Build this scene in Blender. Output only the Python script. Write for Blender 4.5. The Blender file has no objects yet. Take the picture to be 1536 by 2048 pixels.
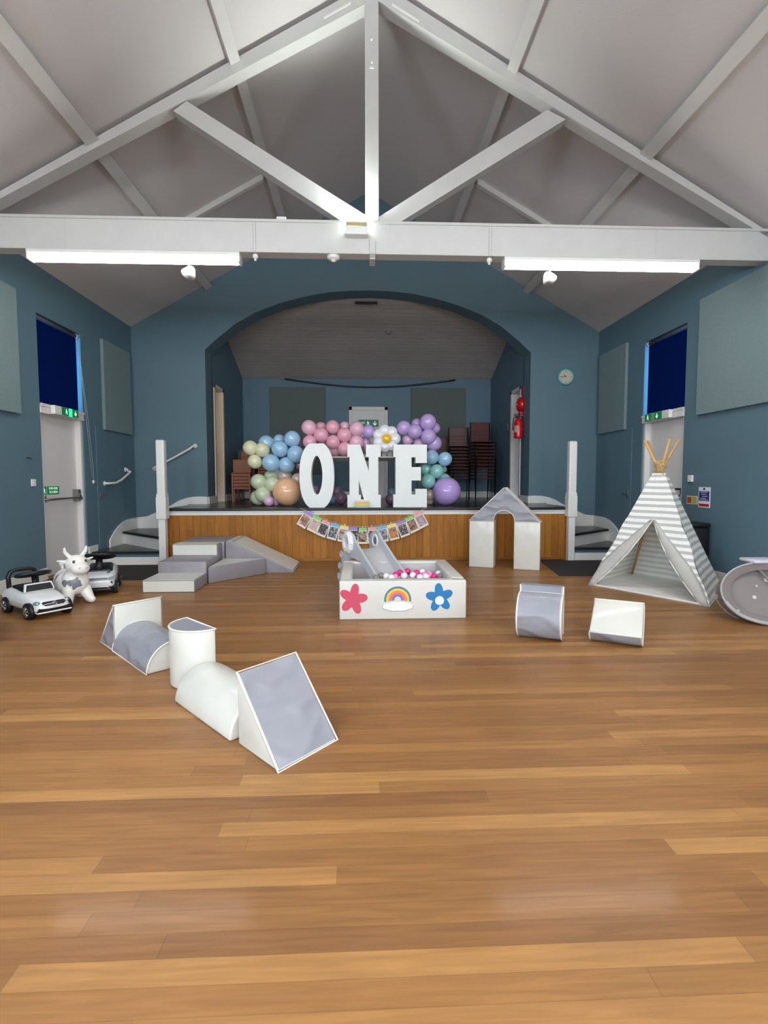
import bpy, bmesh, math, random
from mathutils import Vector, Matrix
random.seed(7)
PI = math.pi
S = bpy.context.scene
COL = S.collection

# ---------------------------------------------------------------- camera, world, exposure
FPX, PITCH, YAW, ROLL, EYE = 1058.8, .0640, .0428, -.0012, 1.25
F_ = Vector((math.sin(YAW)*math.cos(PITCH), math.cos(YAW)*math.cos(PITCH), -math.sin(PITCH)))
R_ = Vector((math.cos(YAW), -math.sin(YAW), 0)); U_ = R_.cross(F_)
R2 = R_*math.cos(ROLL)+U_*math.sin(ROLL); U2 = -R_*math.sin(ROLL)+U_*math.cos(ROLL)
cd = bpy.data.cameras.new('camera'); cam = bpy.data.objects.new('camera', cd); COL.objects.link(cam)
cd.sensor_fit = 'VERTICAL'; cd.sensor_height = 24; cd.lens = FPX/2048*24; cd.clip_start = .02
cam.matrix_world = Matrix(((R2.x, U2.x, -F_.x, 0), (R2.y, U2.y, -F_.y, 0), (R2.z, U2.z, -F_.z, EYE), (0, 0, 0, 1)))
S.camera = cam
S.view_settings.view_transform = 'Standard'; S.view_settings.look = 'None'
S.view_settings.gamma = 1; S.view_settings.exposure = 1.08; S.view_settings.use_curve_mapping = False
w = bpy.data.worlds.new('world'); S.world = w; w.use_nodes = True
w.node_tree.nodes['Background'].inputs[0].default_value = (.75, .85, 1, 1)
w.node_tree.nodes['Background'].inputs[1].default_value = .6
TUBE_POWER = 17.0          # emission of the fluorescent diffusers
REAR_TUBE_POWER = 34.0
WINDOW_POWER = 48.0        # daylight through the hall windows behind the camera

# room measures (metres): camera at the origin, hall runs along +Y to the stage
XL, XR, YB, YP = -3.89, 4.19, -4.5, 9.32      # side walls, back wall, proscenium wall
XM = (XL+XR)/2; HW, RIDGE = 3.81, 6.10        # wall height at the eaves, ridge height
SL = (RIDGE-HW)/(XM-XL)
def roof(x): return HW+SL*((x-XL) if x < XM else (XR-x))
STG = .80; FY = 7.96; BY = 12.2; SX0, SX1 = -2.66, 2.98
TY = 5.42                                      # front face of the roof truss

def area(name, loc, rot, sx, sy, power, col, spread=PI):
    l = bpy.data.lights.new(name, 'AREA'); l.shape = 'RECTANGLE'; l.size = sx; l.size_y = sy
    l.energy = power; l.color = col; l.spread = spread
    o = bpy.data.objects.new(name, l); o.location = loc; o.rotation_euler = rot; COL.objects.link(o); return o
# daylight through the hall's side windows (behind the camera) and the end wall's windows
DAY = (.90, .95, 1.0)
for i, yy in enumerate((-.5, -3.0)):
    area('daylight_left', (XL+.06, yy, 2.35), (0, -PI/2, 0), 1.5, 1.3, WINDOW_POWER*1.3, (.72, .85, 1.0))
    area('daylight_right', (XR-.06, yy, 2.35), (0, PI/2, 0), 1.5, 1.3, WINDOW_POWER*.9, DAY)
for xx in (-2.1, .15, 2.4):
    area('daylight_end', (xx, YB+.06, 2.2), (PI/2, 0, 0), 1.5, 1.8, WINDOW_POWER*1.3, DAY)

# ---------------------------------------------------------------- materials
def lin(c):
    return tuple(((v/255)/12.92 if v/255 <= .04045 else ((v/255+.055)/1.055)**2.4) for v in c)+(1,)
MATS = {}
def mat(name, rgb, rough=.5, metal=0, noise=0, nscale=8, bump=0, bscale=60, coat=0, emit=None, estr=0, alpha=1, trans=0, sss=0, spec=.5, bdist=None):
    if name in MATS: return MATS[name]
    m = bpy.data.materials.new(name); m.use_nodes = True; MATS[name] = m
    nt = m.node_tree; N = nt.nodes; L = nt.links; b = N['Principled BSDF']
    b.inputs['Base Color'].default_value = lin(rgb); b.inputs['Roughness'].default_value = rough
    b.inputs['Metallic'].default_value = metal; b.inputs['Coat Weight'].default_value = coat
    b.inputs['Coat Roughness'].default_value = .12
    b.inputs['Alpha'].default_value = alpha; b.inputs['Transmission Weight'].default_value = trans
    b.inputs['Specular IOR Level'].default_value = spec
    if sss: b.inputs['Subsurface Weight'].default_value = sss; b.inputs['Subsurface Radius'].default_value = (.05, .03, .03)
    if emit: b.inputs['Emission Color'].default_value = lin(emit); b.inputs['Emission Strength'].default_value = estr
    tc = N.new('ShaderNodeTexCoord')
    if noise:
        n = N.new('ShaderNodeTexNoise'); n.inputs['Scale'].default_value = nscale; n.inputs['Detail'].default_value = 4
        L.new(tc.outputs['Object'], n.inputs['Vector'])
        mx = N.new('ShaderNodeMix'); mx.data_type = 'RGBA'; mx.blend_type = 'MULTIPLY'; mx.inputs[0].default_value = 1
        mx.inputs[6].default_value = lin(rgb)
        mr = N.new('ShaderNodeMapRange'); mr.inputs[1].default_value = .25; mr.inputs[2].default_value = .75
        mr.inputs[3].default_value = 1-noise; mr.inputs[4].default_value = 1+noise*.5
        L.new(n.outputs['Fac'], mr.inputs[0]); L.new(mr.outputs[0], mx.inputs[7]); L.new(mx.outputs[2], b.inputs['Base Color'])
    if bump:
        n2 = N.new('ShaderNodeTexNoise'); n2.inputs['Scale'].default_value = bscale; n2.inputs['Detail'].default_value = 3 if bscale > 10 else .6
        L.new(tc.outputs['Object'], n2.inputs['Vector'])
        bp = N.new('ShaderNodeBump'); bp.inputs['Strength'].default_value = bump; bp.inputs['Distance'].default_value = bdist or (.01 if bscale > 10 else .03)
        L.new(n2.outputs['Fac'], bp.inputs['Height']); L.new(bp.outputs[0], b.inputs['Normal'])
    return m
def nodes(m): return m.node_tree.nodes, m.node_tree.links, m.node_tree.nodes['Principled BSDF']
def mth(N, L, op, a, b=None, c=None):
    n = N.new('ShaderNodeMath'); n.operation = op
    for i, v in enumerate((a, b, c)):
        if v is None: continue
        if isinstance(v, (int, float)): n.inputs[i].default_value = v
        else: L.new(v, n.inputs[i])
    return n.outputs[0]

def plank_mat(name, cols, width, length, along='X', rough=.3, gapdark=.45, grain=18, coat=.25, var=1.0, gap=.02):
    m = mat(name, cols[0], rough, coat=coat); N, L, b = nodes(m)
    tc = N.new('ShaderNodeTexCoord'); sp = N.new('ShaderNodeSeparateXYZ'); L.new(tc.outputs['Object'], sp.inputs[0])
    a, c = (sp.outputs['X'], sp.outputs['Y']) if along == 'X' else ((sp.outputs['Z'], sp.outputs['X']) if along == 'Z' else (sp.outputs['X'], sp.outputs['Z']))
    v = mth(N, L, 'DIVIDE', c, width); row = mth(N, L, 'FLOOR', v)
    wn = N.new('ShaderNodeTexWhiteNoise'); wn.noise_dimensions = '1D'; L.new(row, wn.inputs['W'])
    u = mth(N, L, 'ADD', mth(N, L, 'DIVIDE', a, length), mth(N, L, 'MULTIPLY', wn.outputs['Value'], 17.3))
    colm = mth(N, L, 'FLOOR', u)
    w2 = N.new('ShaderNodeTexWhiteNoise'); w2.noise_dimensions = '2D'
    cb = N.new('ShaderNodeCombineXYZ'); L.new(row, cb.inputs[0]); L.new(colm, cb.inputs[1]); L.new(cb.outputs[0], w2.inputs['Vector'])
    rp = N.new('ShaderNodeValToRGB'); e = rp.color_ramp.elements
    while len(e) < len(cols): e.new(.5)
    for i, cc in enumerate(cols): e[i].position = i/(len(cols)-1); e[i].color = lin(cc)
    L.new(w2.outputs['Value'], rp.inputs[0])
    # grain stretched along the board
    mp = N.new('ShaderNodeMapping'); L.new(tc.outputs['Object'], mp.inputs[0])
    sc = {'X': (1.2, grain, 8), 'Z': (grain, grain, 1.2), 'H': (1, 1, grain)}[along if along in 'XZ' else 'H']
    mp.inputs['Scale'].default_value = sc
    n = N.new('ShaderNodeTexNoise'); n.inputs['Scale'].default_value = 3; n.inputs['Detail'].default_value = 8; n.inputs['Distortion'].default_value = .6
    L.new(mp.outputs[0], n.inputs['Vector'])
    mr = N.new('ShaderNodeMapRange'); mr.inputs[1].default_value = .3; mr.inputs[2].default_value = .7
    mr.inputs[3].default_value = 1-.28*var; mr.inputs[4].default_value = 1+.14*var; L.new(n.outputs['Fac'], mr.inputs[0])
    n3 = N.new('ShaderNodeTexNoise'); n3.inputs['Scale'].default_value = 1.1; n3.inputs['Detail'].default_value = 5
    L.new(tc.outputs['Object'], n3.inputs['Vector'])
    mr3 = N.new('ShaderNodeMapRange'); mr3.inputs[1].default_value = .3; mr3.inputs[2].default_value = .7
    mr3.inputs[3].default_value = .90; mr3.inputs[4].default_value = 1.06; L.new(n3.outputs['Fac'], mr3.inputs[0])
    # joints
    fv = mth(N, L, 'FRACT', v); dv = mth(N, L, 'MINIMUM', fv, mth(N, L, 'SUBTRACT', 1.0, fv))
    fu = mth(N, L, 'FRACT', u); du = mth(N, L, 'MINIMUM', fu, mth(N, L, 'SUBTRACT', 1.0, fu))
    g = mth(N, L, 'MAXIMUM', mth(N, L, 'LESS_THAN', dv, gap), mth(N, L, 'LESS_THAN', du, .0015/length*1.2))
    gf = mth(N, L, 'SUBTRACT', 1.0, mth(N, L, 'MULTIPLY', g, gapdark))
    f = mth(N, L, 'MULTIPLY', mth(N, L, 'MULTIPLY', mr.outputs[0], mr3.outputs[0]), gf)
    vm = N.new('ShaderNodeVectorMath'); vm.operation = 'SCALE'; L.new(rp.outputs[0], vm.inputs[0]); L.new(f, vm.inputs['Scale'])
    L.new(vm.outputs[0], b.inputs['Base Color'])
    bp = N.new('ShaderNodeBump'); bp.inputs['Strength'].default_value = .25; bp.inputs['Distance'].default_value = .003
    L.new(gf, bp.inputs['Height']); L.new(bp.outputs[0], b.inputs['Normal'])
    rr = N.new('ShaderNodeMapRange'); rr.inputs[3].default_value = rough-.06; rr.inputs[4].default_value = rough+.12
    L.new(n3.outputs['Fac'], rr.inputs[0]); L.new(rr.outputs[0], b.inputs['Roughness'])
    return m

def stripe_mat(name, c1, c2, period, duty=.5, rough=.85):
    m = mat(name, c1, rough, bump=.3, bscale=14); N, L, b = nodes(m)
    tc = N.new('ShaderNodeTexCoord'); sp = N.new('ShaderNodeSeparateXYZ'); L.new(tc.outputs['Object'], sp.inputs[0])
    n = N.new('ShaderNodeTexNoise'); n.inputs['Scale'].default_value = 5; L.new(tc.outputs['Object'], n.inputs['Vector'])
    z = mth(N, L, 'ADD', sp.outputs['Z'], mth(N, L, 'MULTIPLY', n.outputs['Fac'], .012))
    f = mth(N, L, 'LESS_THAN', mth(N, L, 'FRACT', mth(N, L, 'DIVIDE', z, period)), duty)
    mx = N.new('ShaderNodeMix'); mx.data_type = 'RGBA'; mx.inputs[6].default_value = lin(c1); mx.inputs[7].default_value = lin(c2)
    L.new(f, mx.inputs[0]); L.new(mx.outputs[2], b.inputs['Base Color']); return m

WALL = mat('wall_paint', (90, 118, 131), .55, noise=.05, nscale=1.5, bump=.08, bscale=25)
WHITE = mat('white_gloss_paint', (228, 228, 224), .35, noise=.04, nscale=6)
BEAM = mat('white_beam_paint', (198, 198, 195), .5, noise=.05, nscale=5, bump=.05, bscale=30)
CEIL = mat('ceiling_board_paint', (194, 191, 190), .85, noise=.04, nscale=1.2, bump=.1, bscale=90)
DOORW = mat('white_door_paint', (222, 218, 216), .45, noise=.03, nscale=3)
PANELG = mat('grey_felt', (118, 138, 140), .95, noise=.06, nscale=40, bump=.2, bscale=300)
PANELD = mat('dark_grey_felt', (98, 108, 105), .95, noise=.06, nscale=40)
BLACK = mat('black_plastic', (24, 24, 27), .4)
RUBBER = mat('black_rubber', (18, 18, 18), .75, noise=.1, nscale=40)
CHROME = mat('chrome', (200, 200, 202), .18, metal=1)
STEEL = mat('brushed_steel', (150, 148, 146), .35, metal=1)
MATM = mat('charcoal_mat', (48, 46, 46), .95, noise=.2, nscale=120, bump=.4, bscale=200)
VW = mat('cream_vinyl', (214, 213, 204), .42, noise=.03, nscale=3, bump=.35, bscale=7, coat=.25)
VG = mat('grey_vinyl', (150, 151, 160), .42, noise=.05, nscale=3, bump=.55, bscale=4.5, coat=.2, bdist=.05)
N_, L_, B_ = nodes(VG)
tc_ = N_.new('ShaderNodeTexCoord'); wv_ = N_.new('ShaderNodeTexWave'); wv_.bands_direction = 'Z'; wv_.inputs['Scale'].default_value = 2.6
wv_.inputs['Distortion'].default_value = 7; wv_.inputs['Detail'].default_value = 1; wv_.inputs['Detail Scale'].default_value = 1.3
nm_ = N_.new('ShaderNodeTexNoise'); nm_.inputs['Scale'].default_value = 4; L_.new(tc_.outputs['Object'], nm_.inputs['Vector']); L_.new(tc_.outputs['Object'], wv_.inputs['Vector'])
hv_ = mth(N_, L_, 'MULTIPLY', mth(N_, L_, 'POWER', wv_.outputs['Fac'], 2.0), nm_.outputs['Fac'])
bp_ = N_.new('ShaderNodeBump'); bp_.inputs['Strength'].default_value = .36; bp_.inputs['Distance'].default_value = .045; L_.new(hv_, bp_.inputs['Height'])
old_ = B_.inputs['Normal'].links[0].from_socket; L_.new(old_, bp_.inputs['Normal']); L_.new(bp_.outputs[0], B_.inputs['Normal'])
VP = mat('white_piping', (238, 234, 226), .5)
FLOOR = plank_mat('floor_boards', [(136, 92, 50), (145, 99, 53), (149, 102, 55), (153, 106, 57), (160, 111, 60), (174, 126, 71)], .078, 1.9, 'X', .46, .20, 16, .10, .75)
FASCIA = plank_mat('pine_boards', [(150, 90, 10), (172, 108, 16), (161, 99, 13), (184, 120, 24)], .104, 50, 'Z', .55, .55, 14, 0, .8, .03)
STAGEW = plank_mat('dark_stage_boards', [(38, 32, 28), (50, 42, 34), (44, 36, 30)], .10, 2.0, 'X', .3, .4, 12, .3)
TREADW = mat('dark_tread_wood', (70, 66, 60), .4, noise=.25, nscale=14, coat=.2)
BOARDC = plank_mat('white_ceiling_boards', [(176, 170, 164), (186, 180, 174), (180, 174, 168)], .10, 60, 'X', .7, .25, 6, 0, .3, .04)

# ---------------------------------------------------------------- mesh helpers
def link(o, parent=None):
    COL.objects.link(o)
    if parent: o.parent = parent
    return o
def obj(name, bm, m, parent=None, smooth=False, loc=None):
    bmesh.ops.recalc_face_normals(bm, faces=bm.faces)
    me = bpy.data.meshes.new(name); bm.to_mesh(me); bm.free()
    for x in (m if isinstance(m, (list, tuple)) else [m]): me.materials.append(x)
    if smooth:
        for p in me.polygons: p.use_smooth = True
    o = bpy.data.objects.new(name, me)
    if loc: o.location = loc
    return link(o, parent)
def tag(o, label=None, cat=None, group=None, kind=None):
    if label: o['label'] = label
    if cat: o['category'] = cat
    if group: o['group'] = group
    if kind: o['kind'] = kind
    return o
def thing(name, label, cat, loc=(0, 0, 0), rz=0, group=None, kind=None):
    o = bpy.data.objects.new(name, None); o.empty_display_size = .1; o.location = loc; o.rotation_euler = (0, 0, rz)
    link(o); return tag(o, label, cat, group, kind)
def B(): return bmesh.new()
def box(bm, x0, x1, y0, y1, z0, z1, bev=0, seg=2, M=None):
    r = bmesh.ops.create_cube(bm, size=1); vs = r['verts']
    for v in vs:
        v.co = Vector((x0+(v.co.x+.5)*(x1-x0), y0+(v.co.y+.5)*(y1-y0), z0+(v.co.z+.5)*(z1-z0)))
    if bev:
        es = list({e for v in vs for e in v.link_edges})
        r2 = bmesh.ops.bevel(bm, geom=es, offset=bev, segments=seg, affect='EDGES', profile=.5)
        vs = list({v for f in r2['faces'] for v in f.verts} | {v for v in vs if v.is_valid})
    if M: bmesh.ops.transform(bm, matrix=M, verts=[v for v in vs if v.is_valid])
    return bm
def cyl(bm, p0, p1, r0, r1=None, n=16, cap=True):
    p0, p1 = Vector(p0), Vector(p1); r1 = r0 if r1 is None else r1; d = p1-p0
    q = d.to_track_quat('Z', 'Y').to_matrix().to_4x4(); M = Matrix.Translation((p0+p1)/2) @ q
    bmesh.ops.create_cone(bm, cap_ends=cap, segments=n, radius1=r0, radius2=r1, depth=d.length, matrix=M); return bm
def sph(bm, c, r, sc=(1, 1, 1), n=20, M=None):
    m = Matrix.Translation(Vector(c)) @ (M or Matrix()) @ Matrix.Diagonal((sc[0], sc[1], sc[2], 1))
    bmesh.ops.create_uvsphere(bm, u_segments=n, v_segments=max(8, n*3//4), radius=r, matrix=m); return bm
def poly(bm, pts, ext):
    """extrude the planar polygon pts by the vector ext"""
    ext = Vector(ext); a = [bm.verts.new(Vector(p)) for p in pts]; b = [bm.verts.new(Vector(p)+ext) for p in pts]
    bm.faces.new(a); bm.faces.new(b[::-1]); n = len(a)
    for i in range(n): bm.faces.new((a[i], b[i], b[(i+1) % n], a[(i+1) % n]))
    return bm
def sweep(bm, pts, r, n=8, closed=False, rad=None):
    pts = [Vector(p) for p in pts]; rings = []; N = len(pts); up = None
    for i, p in enumerate(pts):
        if closed: t = pts[(i+1) % N]-pts[i-1]
        else: t = pts[min(i+1, N-1)]-pts[max(i-1, 0)]
        t = t.normalized() if t.length > 1e-9 else Vector((0, 0, 1))
        if up is None: up = Vector((0, 0, 1)) if abs(t.z) < .9 else Vector((1, 0, 0))
        s = t.cross(up).normalized(); up = s.cross(t).normalized()
        rr = rad[i] if rad else r
        rings.append([bm.verts.new(p+(s*math.cos(2*PI*k/n)+up*math.sin(2*PI*k/n))*rr) for k in range(n)])
    for i in range(N if closed else N-1):
        a, b = rings[i], rings[(i+1) % N]
        for k in range(n): bm.faces.new((a[k], a[(k+1) % n], b[(k+1) % n], b[k]))
    if not closed: bm.faces.new(rings[0][::-1]); bm.faces.new(rings[-1])
    return bm
def lathe(bm, prof, M=None, n=24):
    """revolve (radius, z) points about local Z"""
    M = M or Matrix(); rings = []
    for r, z in prof:
        rings.append([bm.verts.new(M @ Vector((r*math.cos(2*PI*k/n), r*math.sin(2*PI*k/n), z))) for k in range(n)])
    for a, b in zip(rings, rings[1:]):
        for k in range(n): bm.faces.new((a[k], a[(k+1) % n], b[(k+1) % n], b[k]))
    bm.faces.new(rings[0][::-1]); bm.faces.new(rings[-1]); return bm
def text_mesh(body, size, m, name, parent, M, ext=.001):
    c = bpy.data.curves.new(name, 'FONT'); c.body = body; c.size = size; c.extrude = ext; c.align_x = 'CENTER'; c.align_y = 'CENTER'
    t = bpy.data.objects.new(name, c); COL.objects.link(t); bpy.context.view_layer.update()
    me = bpy.data.meshes.new_from_object(t.evaluated_get(bpy.context.evaluated_depsgraph_get()))
    bpy.data.objects.remove(t); me.name = name; me.transform(M); me.materials.clear(); me.materials.append(m)
    return link(bpy.data.objects.new(name, me), parent)
def loops_of(bm, faces):
    fs = set(faces); ed = {}
    for f in fs:
        for l in f.loops:
            e = l.edge
            if sum(1 for g in e.link_faces if g in fs) == 1: ed[l.vert] = l.link_loop_next.vert
    out = []
    while ed:
        s = next(iter(ed)); c = [s]; n = ed.pop(s)
        while n != s and n in ed: c.append(n); n = ed.pop(n)
        out.append([v.co.copy() for v in c])
    return out
def soft(name, label, V, F, base, panels, cat='soft play block', group=None, bev=.012, piping=True, loc=(0, 0, 0), rz=0, smoothang=.6, names=None):
    """upholstered foam block: bevelled body, raised vinyl panels of another colour, piping round them"""
    t = thing(name, label, cat, loc, rz, group)
    bm = B(); vs = [bm.verts.new(Vector(v)) for v in V]; fs = [bm.faces.new([vs[i] for i in f]) for f in F]
    bmesh.ops.recalc_face_normals(bm, faces=bm.faces); bm.normal_update()
    pl = []
    for faces, m in panels:
        sel = [fs[i] for i in faces]; lp = loops_of(bm, sel)
        nb = B(); mp = {}
        for f in sel:
            for v in f.verts:
                if v not in mp: mp[v] = nb.verts.new(v.co)
            nb.faces.new([mp[v] for v in f.verts])
        pl.append((nb, m, lp))
    sharp = [e for e in bm.edges if e.calc_face_angle(0) > smoothang]
    bmesh.ops.bevel(bm, geom=sharp, offset=bev, segments=3, affect='EDGES', profile=.5)
    body = obj('foam_body', bm, base, t, True); auto(body)
    for nb, m, lp in pl:
        nb.normal_update()
        r = bmesh.ops.inset_region(nb, faces=nb.faces[:], thickness=bev*.9, use_boundary=True, use_even_offset=True)
        bmesh.ops.delete(nb, geom=r['faces'], context='FACES')
        bmesh.ops.delete(nb, geom=[v for v in nb.verts if not v.link_faces], context='VERTS')
        nb.normal_update()
        for v in nb.verts: v.co += v.normal*.0035
        bmesh.ops.solidify(nb, geom=nb.faces[:]+nb.edges[:]+nb.verts[:], thickness=.003)
        p = obj('cover_panel', nb, m, t, True); auto(p)
        if piping:
            pb = B()
            for c in lp: sweep(pb, [q for q in c], .0055, 6, True)
            obj('piping', pb, VP, t, True)
    return t
def auto(o, ang=.6):
    me = o.data; me.update()
    bm = bmesh.new(); bm.from_mesh(me)
    for e in bm.edges:
        if e.calc_face_angle(0) > ang: e.smooth = False
    bm.to_mesh(me); bm.free(); return o
def prism_vf(prof, a, b, c, h0, h1):
    """profile points (p,q) placed as origin a + p*b + q*c; extruded along axis from h0 to h1 given as vectors"""
    a, b, c, h0, h1 = map(Vector, (a, b, c, h0, h1)); n = len(prof)
    V = [a+p*b+q*c+h0 for p, q in prof]+[a+p*b+q*c+h1 for p, q in prof]
    Fc = [list(range(n)), list(range(2*n-1, n-1, -1))]+[[i, (i+1) % n, n+(i+1) % n, n+i] for i in range(n)]
    return V, Fc
def rebase(t, loc=None):
    """move the thing's empty to its base while its meshes stay where they stand"""
    def meshes(o):
        for c in o.children:
            if c.type == 'MESH': yield c
            yield from meshes(c)
    ms = list(meshes(t))
    if loc is None:
        pts = [v.co for c in ms for v in c.data.vertices]
        loc = ((min(p.x for p in pts)+max(p.x for p in pts))/2, (min(p.y for p in pts)+max(p.y for p in pts))/2, min(p.z for p in pts))
    M = Matrix.Translation(-Vector(loc))
    for d in {c.data for c in ms}: d.transform(M)
    t.location = loc; return t
def struct(name, bm, m, label=None, smooth=False):
    return tag(obj(name, bm, m, None, smooth), label, 'building', None, 'structure')

# ================================================================= ROOM SHELL
bm = B(); box(bm, XL-.3, XR+.3, YB-.3, YP+.2, -.1, 0); struct('floor', bm, FLOOR, 'polished hardwood strip floor of the hall')
def wall_side(name, x0, x1, dy0, dy1, label):
    bm = B(); top = HW+.12
    box(bm, x0, x1, YB-.3, dy0, 0, top); box(bm, x0, x1, dy1, YP+.4, 0, top); box(bm, x0, x1, dy0, dy1, 3.24, top)
    return struct(name, bm, WALL, label)
DL0, DL1, DR0, DR1 = 6.66, 7.66, 6.76, 7.78
wall_side('wall_left', XL-.3, XL, DL0, DL1, 'teal blue side wall on the left of the hall')
wall_side('wall_right', XR, XR+.3, DR0, DR1, 'teal blue side wall on the right of the hall')
bm = B(); poly(bm, [(XL-.3, YB-.3, 0), (XR+.3, YB-.3, 0), (XR+.3, YB-.3, HW), (XM, YB-.3, RIDGE+.1), (XL-.3, YB-.3, HW)], (0, .3, 0))
struct('wall_back', bm, WALL, 'teal blue end wall behind the viewer')
# proscenium wall with its arched opening
arc = [(-2.66, 3.44), (-2.48, 3.605), (-2.14, 3.877), (-1.80, 4.07), (-1.37, 4.236), (-.95, 4.35), (-.55, 4.425), (-.2, 4.456), (.16, 4.468)]
arc = arc+[(2*.16-x, z) for x, z in arc[-2::-1]]
bm = B()
poly(bm, [(XL-.3, YP, 0), (SX0, YP, 0), (SX0, YP, roof(SX0)+.03), (XL, YP, HW+.03), (XL-.3, YP, HW-.1)], (0, .4, 0))
poly(bm, [(SX1, YP, 0), (XR+.3, YP, 0), (XR+.3, YP, HW-.1), (XR, YP, HW+.03), (SX1, YP, roof(SX1)+.03)], (0, .4, 0))
pts = []
for (xa, za), (xb, zb) in zip(arc, arc[1:]):
    for i in range(4): f = i/4; pts.append((xa+(xb-xa)*f, za+(zb-za)*f))
pts.append(arc[-1])
for (xa, za), (xb, zb) in zip(pts, pts[1:]):
    for s0, s1 in ([(xa, xb)] if not (xa < XM < xb) else [(xa, XM), (XM, xb)]):
        f0, f1 = (s0-xa)/(xb-xa), (s1-xa)/(xb-xa); a0, a1 = za+(zb-za)*f0, za+(zb-za)*f1
        poly(bm, [(s0, YP, a0), (s1, YP, a1), (s1, YP, roof(s1)+.03), (s0, YP, roof(s0)+.03)], (0, .4, 0))
bmesh.ops.remove_doubles(bm, verts=bm.verts, dist=.0005)
struct('wall_stage', bm, WALL, 'teal blue gable wall with the wide arched stage opening')
# sloping ceiling
c0, c1 = YB-.3, YP+.4
for xe, lb in ((XL-.3, 'white boarded ceiling under the left slope of the roof'), (XR+.3, 'white boarded ceiling under the right slope of the roof')):
    bm = B(); poly(bm, [(xe, c0, HW-.3*SL), (XM, c0, RIDGE), (XM, c0, RIDGE+.17), (xe, c0, HW+.17-.3*SL)], (0, c1-c0, 0)); struct('ceiling', bm, CEIL, lb)
# baseboards
def skirt(name, x0, x1, y0, y1, z0, h=.15, cap=True):
    bm = B(); box(bm, x0, x1, y0, y1, z0, z0+h, .004, 1); return struct(name, bm, WHITE, 'white painted skirting board')
skirt('baseboard_left', XL, XL+.02, YB, DL0-.002, 0); skirt('baseboard_left_door', XL, XL+.02, DL1, 7.92, 0, .28)
skirt('baseboard_right', XR-.02, XR, YB, DR0-.002, 0); skirt('baseboard_right_door', XR-.02, XR, DR1, 8.0, 0, .28)
# boxed-out wall bay edge beside the stairs (flush blue doors towards the side rooms)
def side_door(name, x, s, y0, y1, label, hy):
    t = thing(name, label, 'door', kind='structure')
    bm = B(); box(bm, min(x, x+s*.012), max(x, x+s*.012), y0, y1, .0, 2.02, .003, 1); obj('leaf', bm, WALL, t)
    bm = B(); box(bm, min(x+s*.012, x+s*.02), max(x+s*.012, x+s*.02), hy-.02, hy+.02, .93, 1.06, .002, 1)
    cyl(bm, (x+s*.012, hy, 1.0), (x+s*.06, hy, 1.0), .009); cyl(bm, (x+s*.055, hy-.01, 1.0), (x+s*.055, hy+.10, 1.0), .008)
    obj('door_handle', bm, STEEL, t, True); return t
side_door('door_3', XL, 1, 7.98, 8.86, 'flush blue painted door beside the left stage steps', 8.06)
side_door('door_4', XR, -1, 8.06, 8.94, 'flush blue painted door beside the right stage steps', 8.15)

# ================================================================= ROOF TIMBERS
t = thing('roof_truss', 'white king post roof truss spanning the hall above the strip lights', 'roof truss')
b0, b1 = TY, TY+.15
bm = B(); box(bm, XL-.02, XR+.02, b0, b1, 3.475, 3.775, .004, 1)
box(bm, XL, XR, b0-.012, b1+.012, 3.762, 3.79, .003, 1)
for x in (-2.86, 3.0): box(bm, x-.004, x+.004, b0-.003, b0+.002, 3.48, 3.76)
obj('tie_beam', bm, BEAM, t)
def rafter(sx):
    bm = B(); g = .055
    xe = XL if sx < 0 else XR; th = .175
    poly(bm, [(xe, b0, roof(xe)-g), (XM, b0, RIDGE-g), (XM, b0, RIDGE-g-th), (xe, b0, max(3.70, roof(xe)-g-th))], (0, .14, 0))
    obj('rafter', bm, BEAM, t)
rafter(-1); rafter(1)
bm = B(); box(bm, .052, .185, b0-.006, b1+.006, 3.775, RIDGE-.10, .004, 1); obj('king_post', bm, BEAM, t)
bm = B(); poly(bm, [(-1.671, b0+.01, 4.885), (.06, b0+.01, 3.845), (.06, b0+.01, 3.775), (-.16, b0+.01, 3.775), (-1.80, b0+.01, 4.79)], (0, .13, 0)); obj('strut', bm, BEAM, t)
bm = B(); poly(bm, [(1.86, b0+.01, 4.90), (.18, b0+.01, 3.835), (.18, b0+.01, 3.775), (.37, b0+.01, 3.775), (2.05, b0+.01, 4.815)], (0, .13, 0)); obj('strut', bm, BEAM, t)
bm = B(); box(bm, .093, .147, b0-.014, b0-.003, 3.43, 3.62); box(bm, .093, .147, b0-.014, b1+.01, 3.42, 3.474); obj('iron_strap', bm, BEAM, t)
for x in (-1.04, 1.30):
    bm = B(); box(bm, x-.012, x+.012, b0-.012, b0-.001, 3.47, 3.76, .003, 1); obj('conduit', bm, BEAM, t)
    bm = B(); sph(bm, (x, b0+.03, 3.445), .03, (1, 1, .9)); cyl(bm, (x, b0+.03, 3.43), (x, b0+.03, 3.40), .012); obj('junction_box', bm, WHITE, t, True)
for x, z in ((.118, 5.49), (.118, 5.28)): bm = B(); sph(bm, (x, b0-.006, z), .011, n=10); obj('bolt_head', bm, WHITE, t, True)
for s in (-1, 1):
    bm = B(); poly(bm, [(.118+s*.20, b0-.004, RIDGE-.17-SL*.20), (.118+s*.46, b0-.004, RIDGE-.17-SL*.46), (.118+s*.46, b0-.004, RIDGE-.15-SL*.46), (.118+s*.20, b0-.004, RIDGE-.15-SL*.20)], (0, .006, 0)); obj('iron_plate', bm, WHITE, t)
bm = B(); box(bm, .098, .138, b0-.010, b0-.004, 5.225, 5.245); obj('fixing_plate', bm, WHITE, t)
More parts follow.
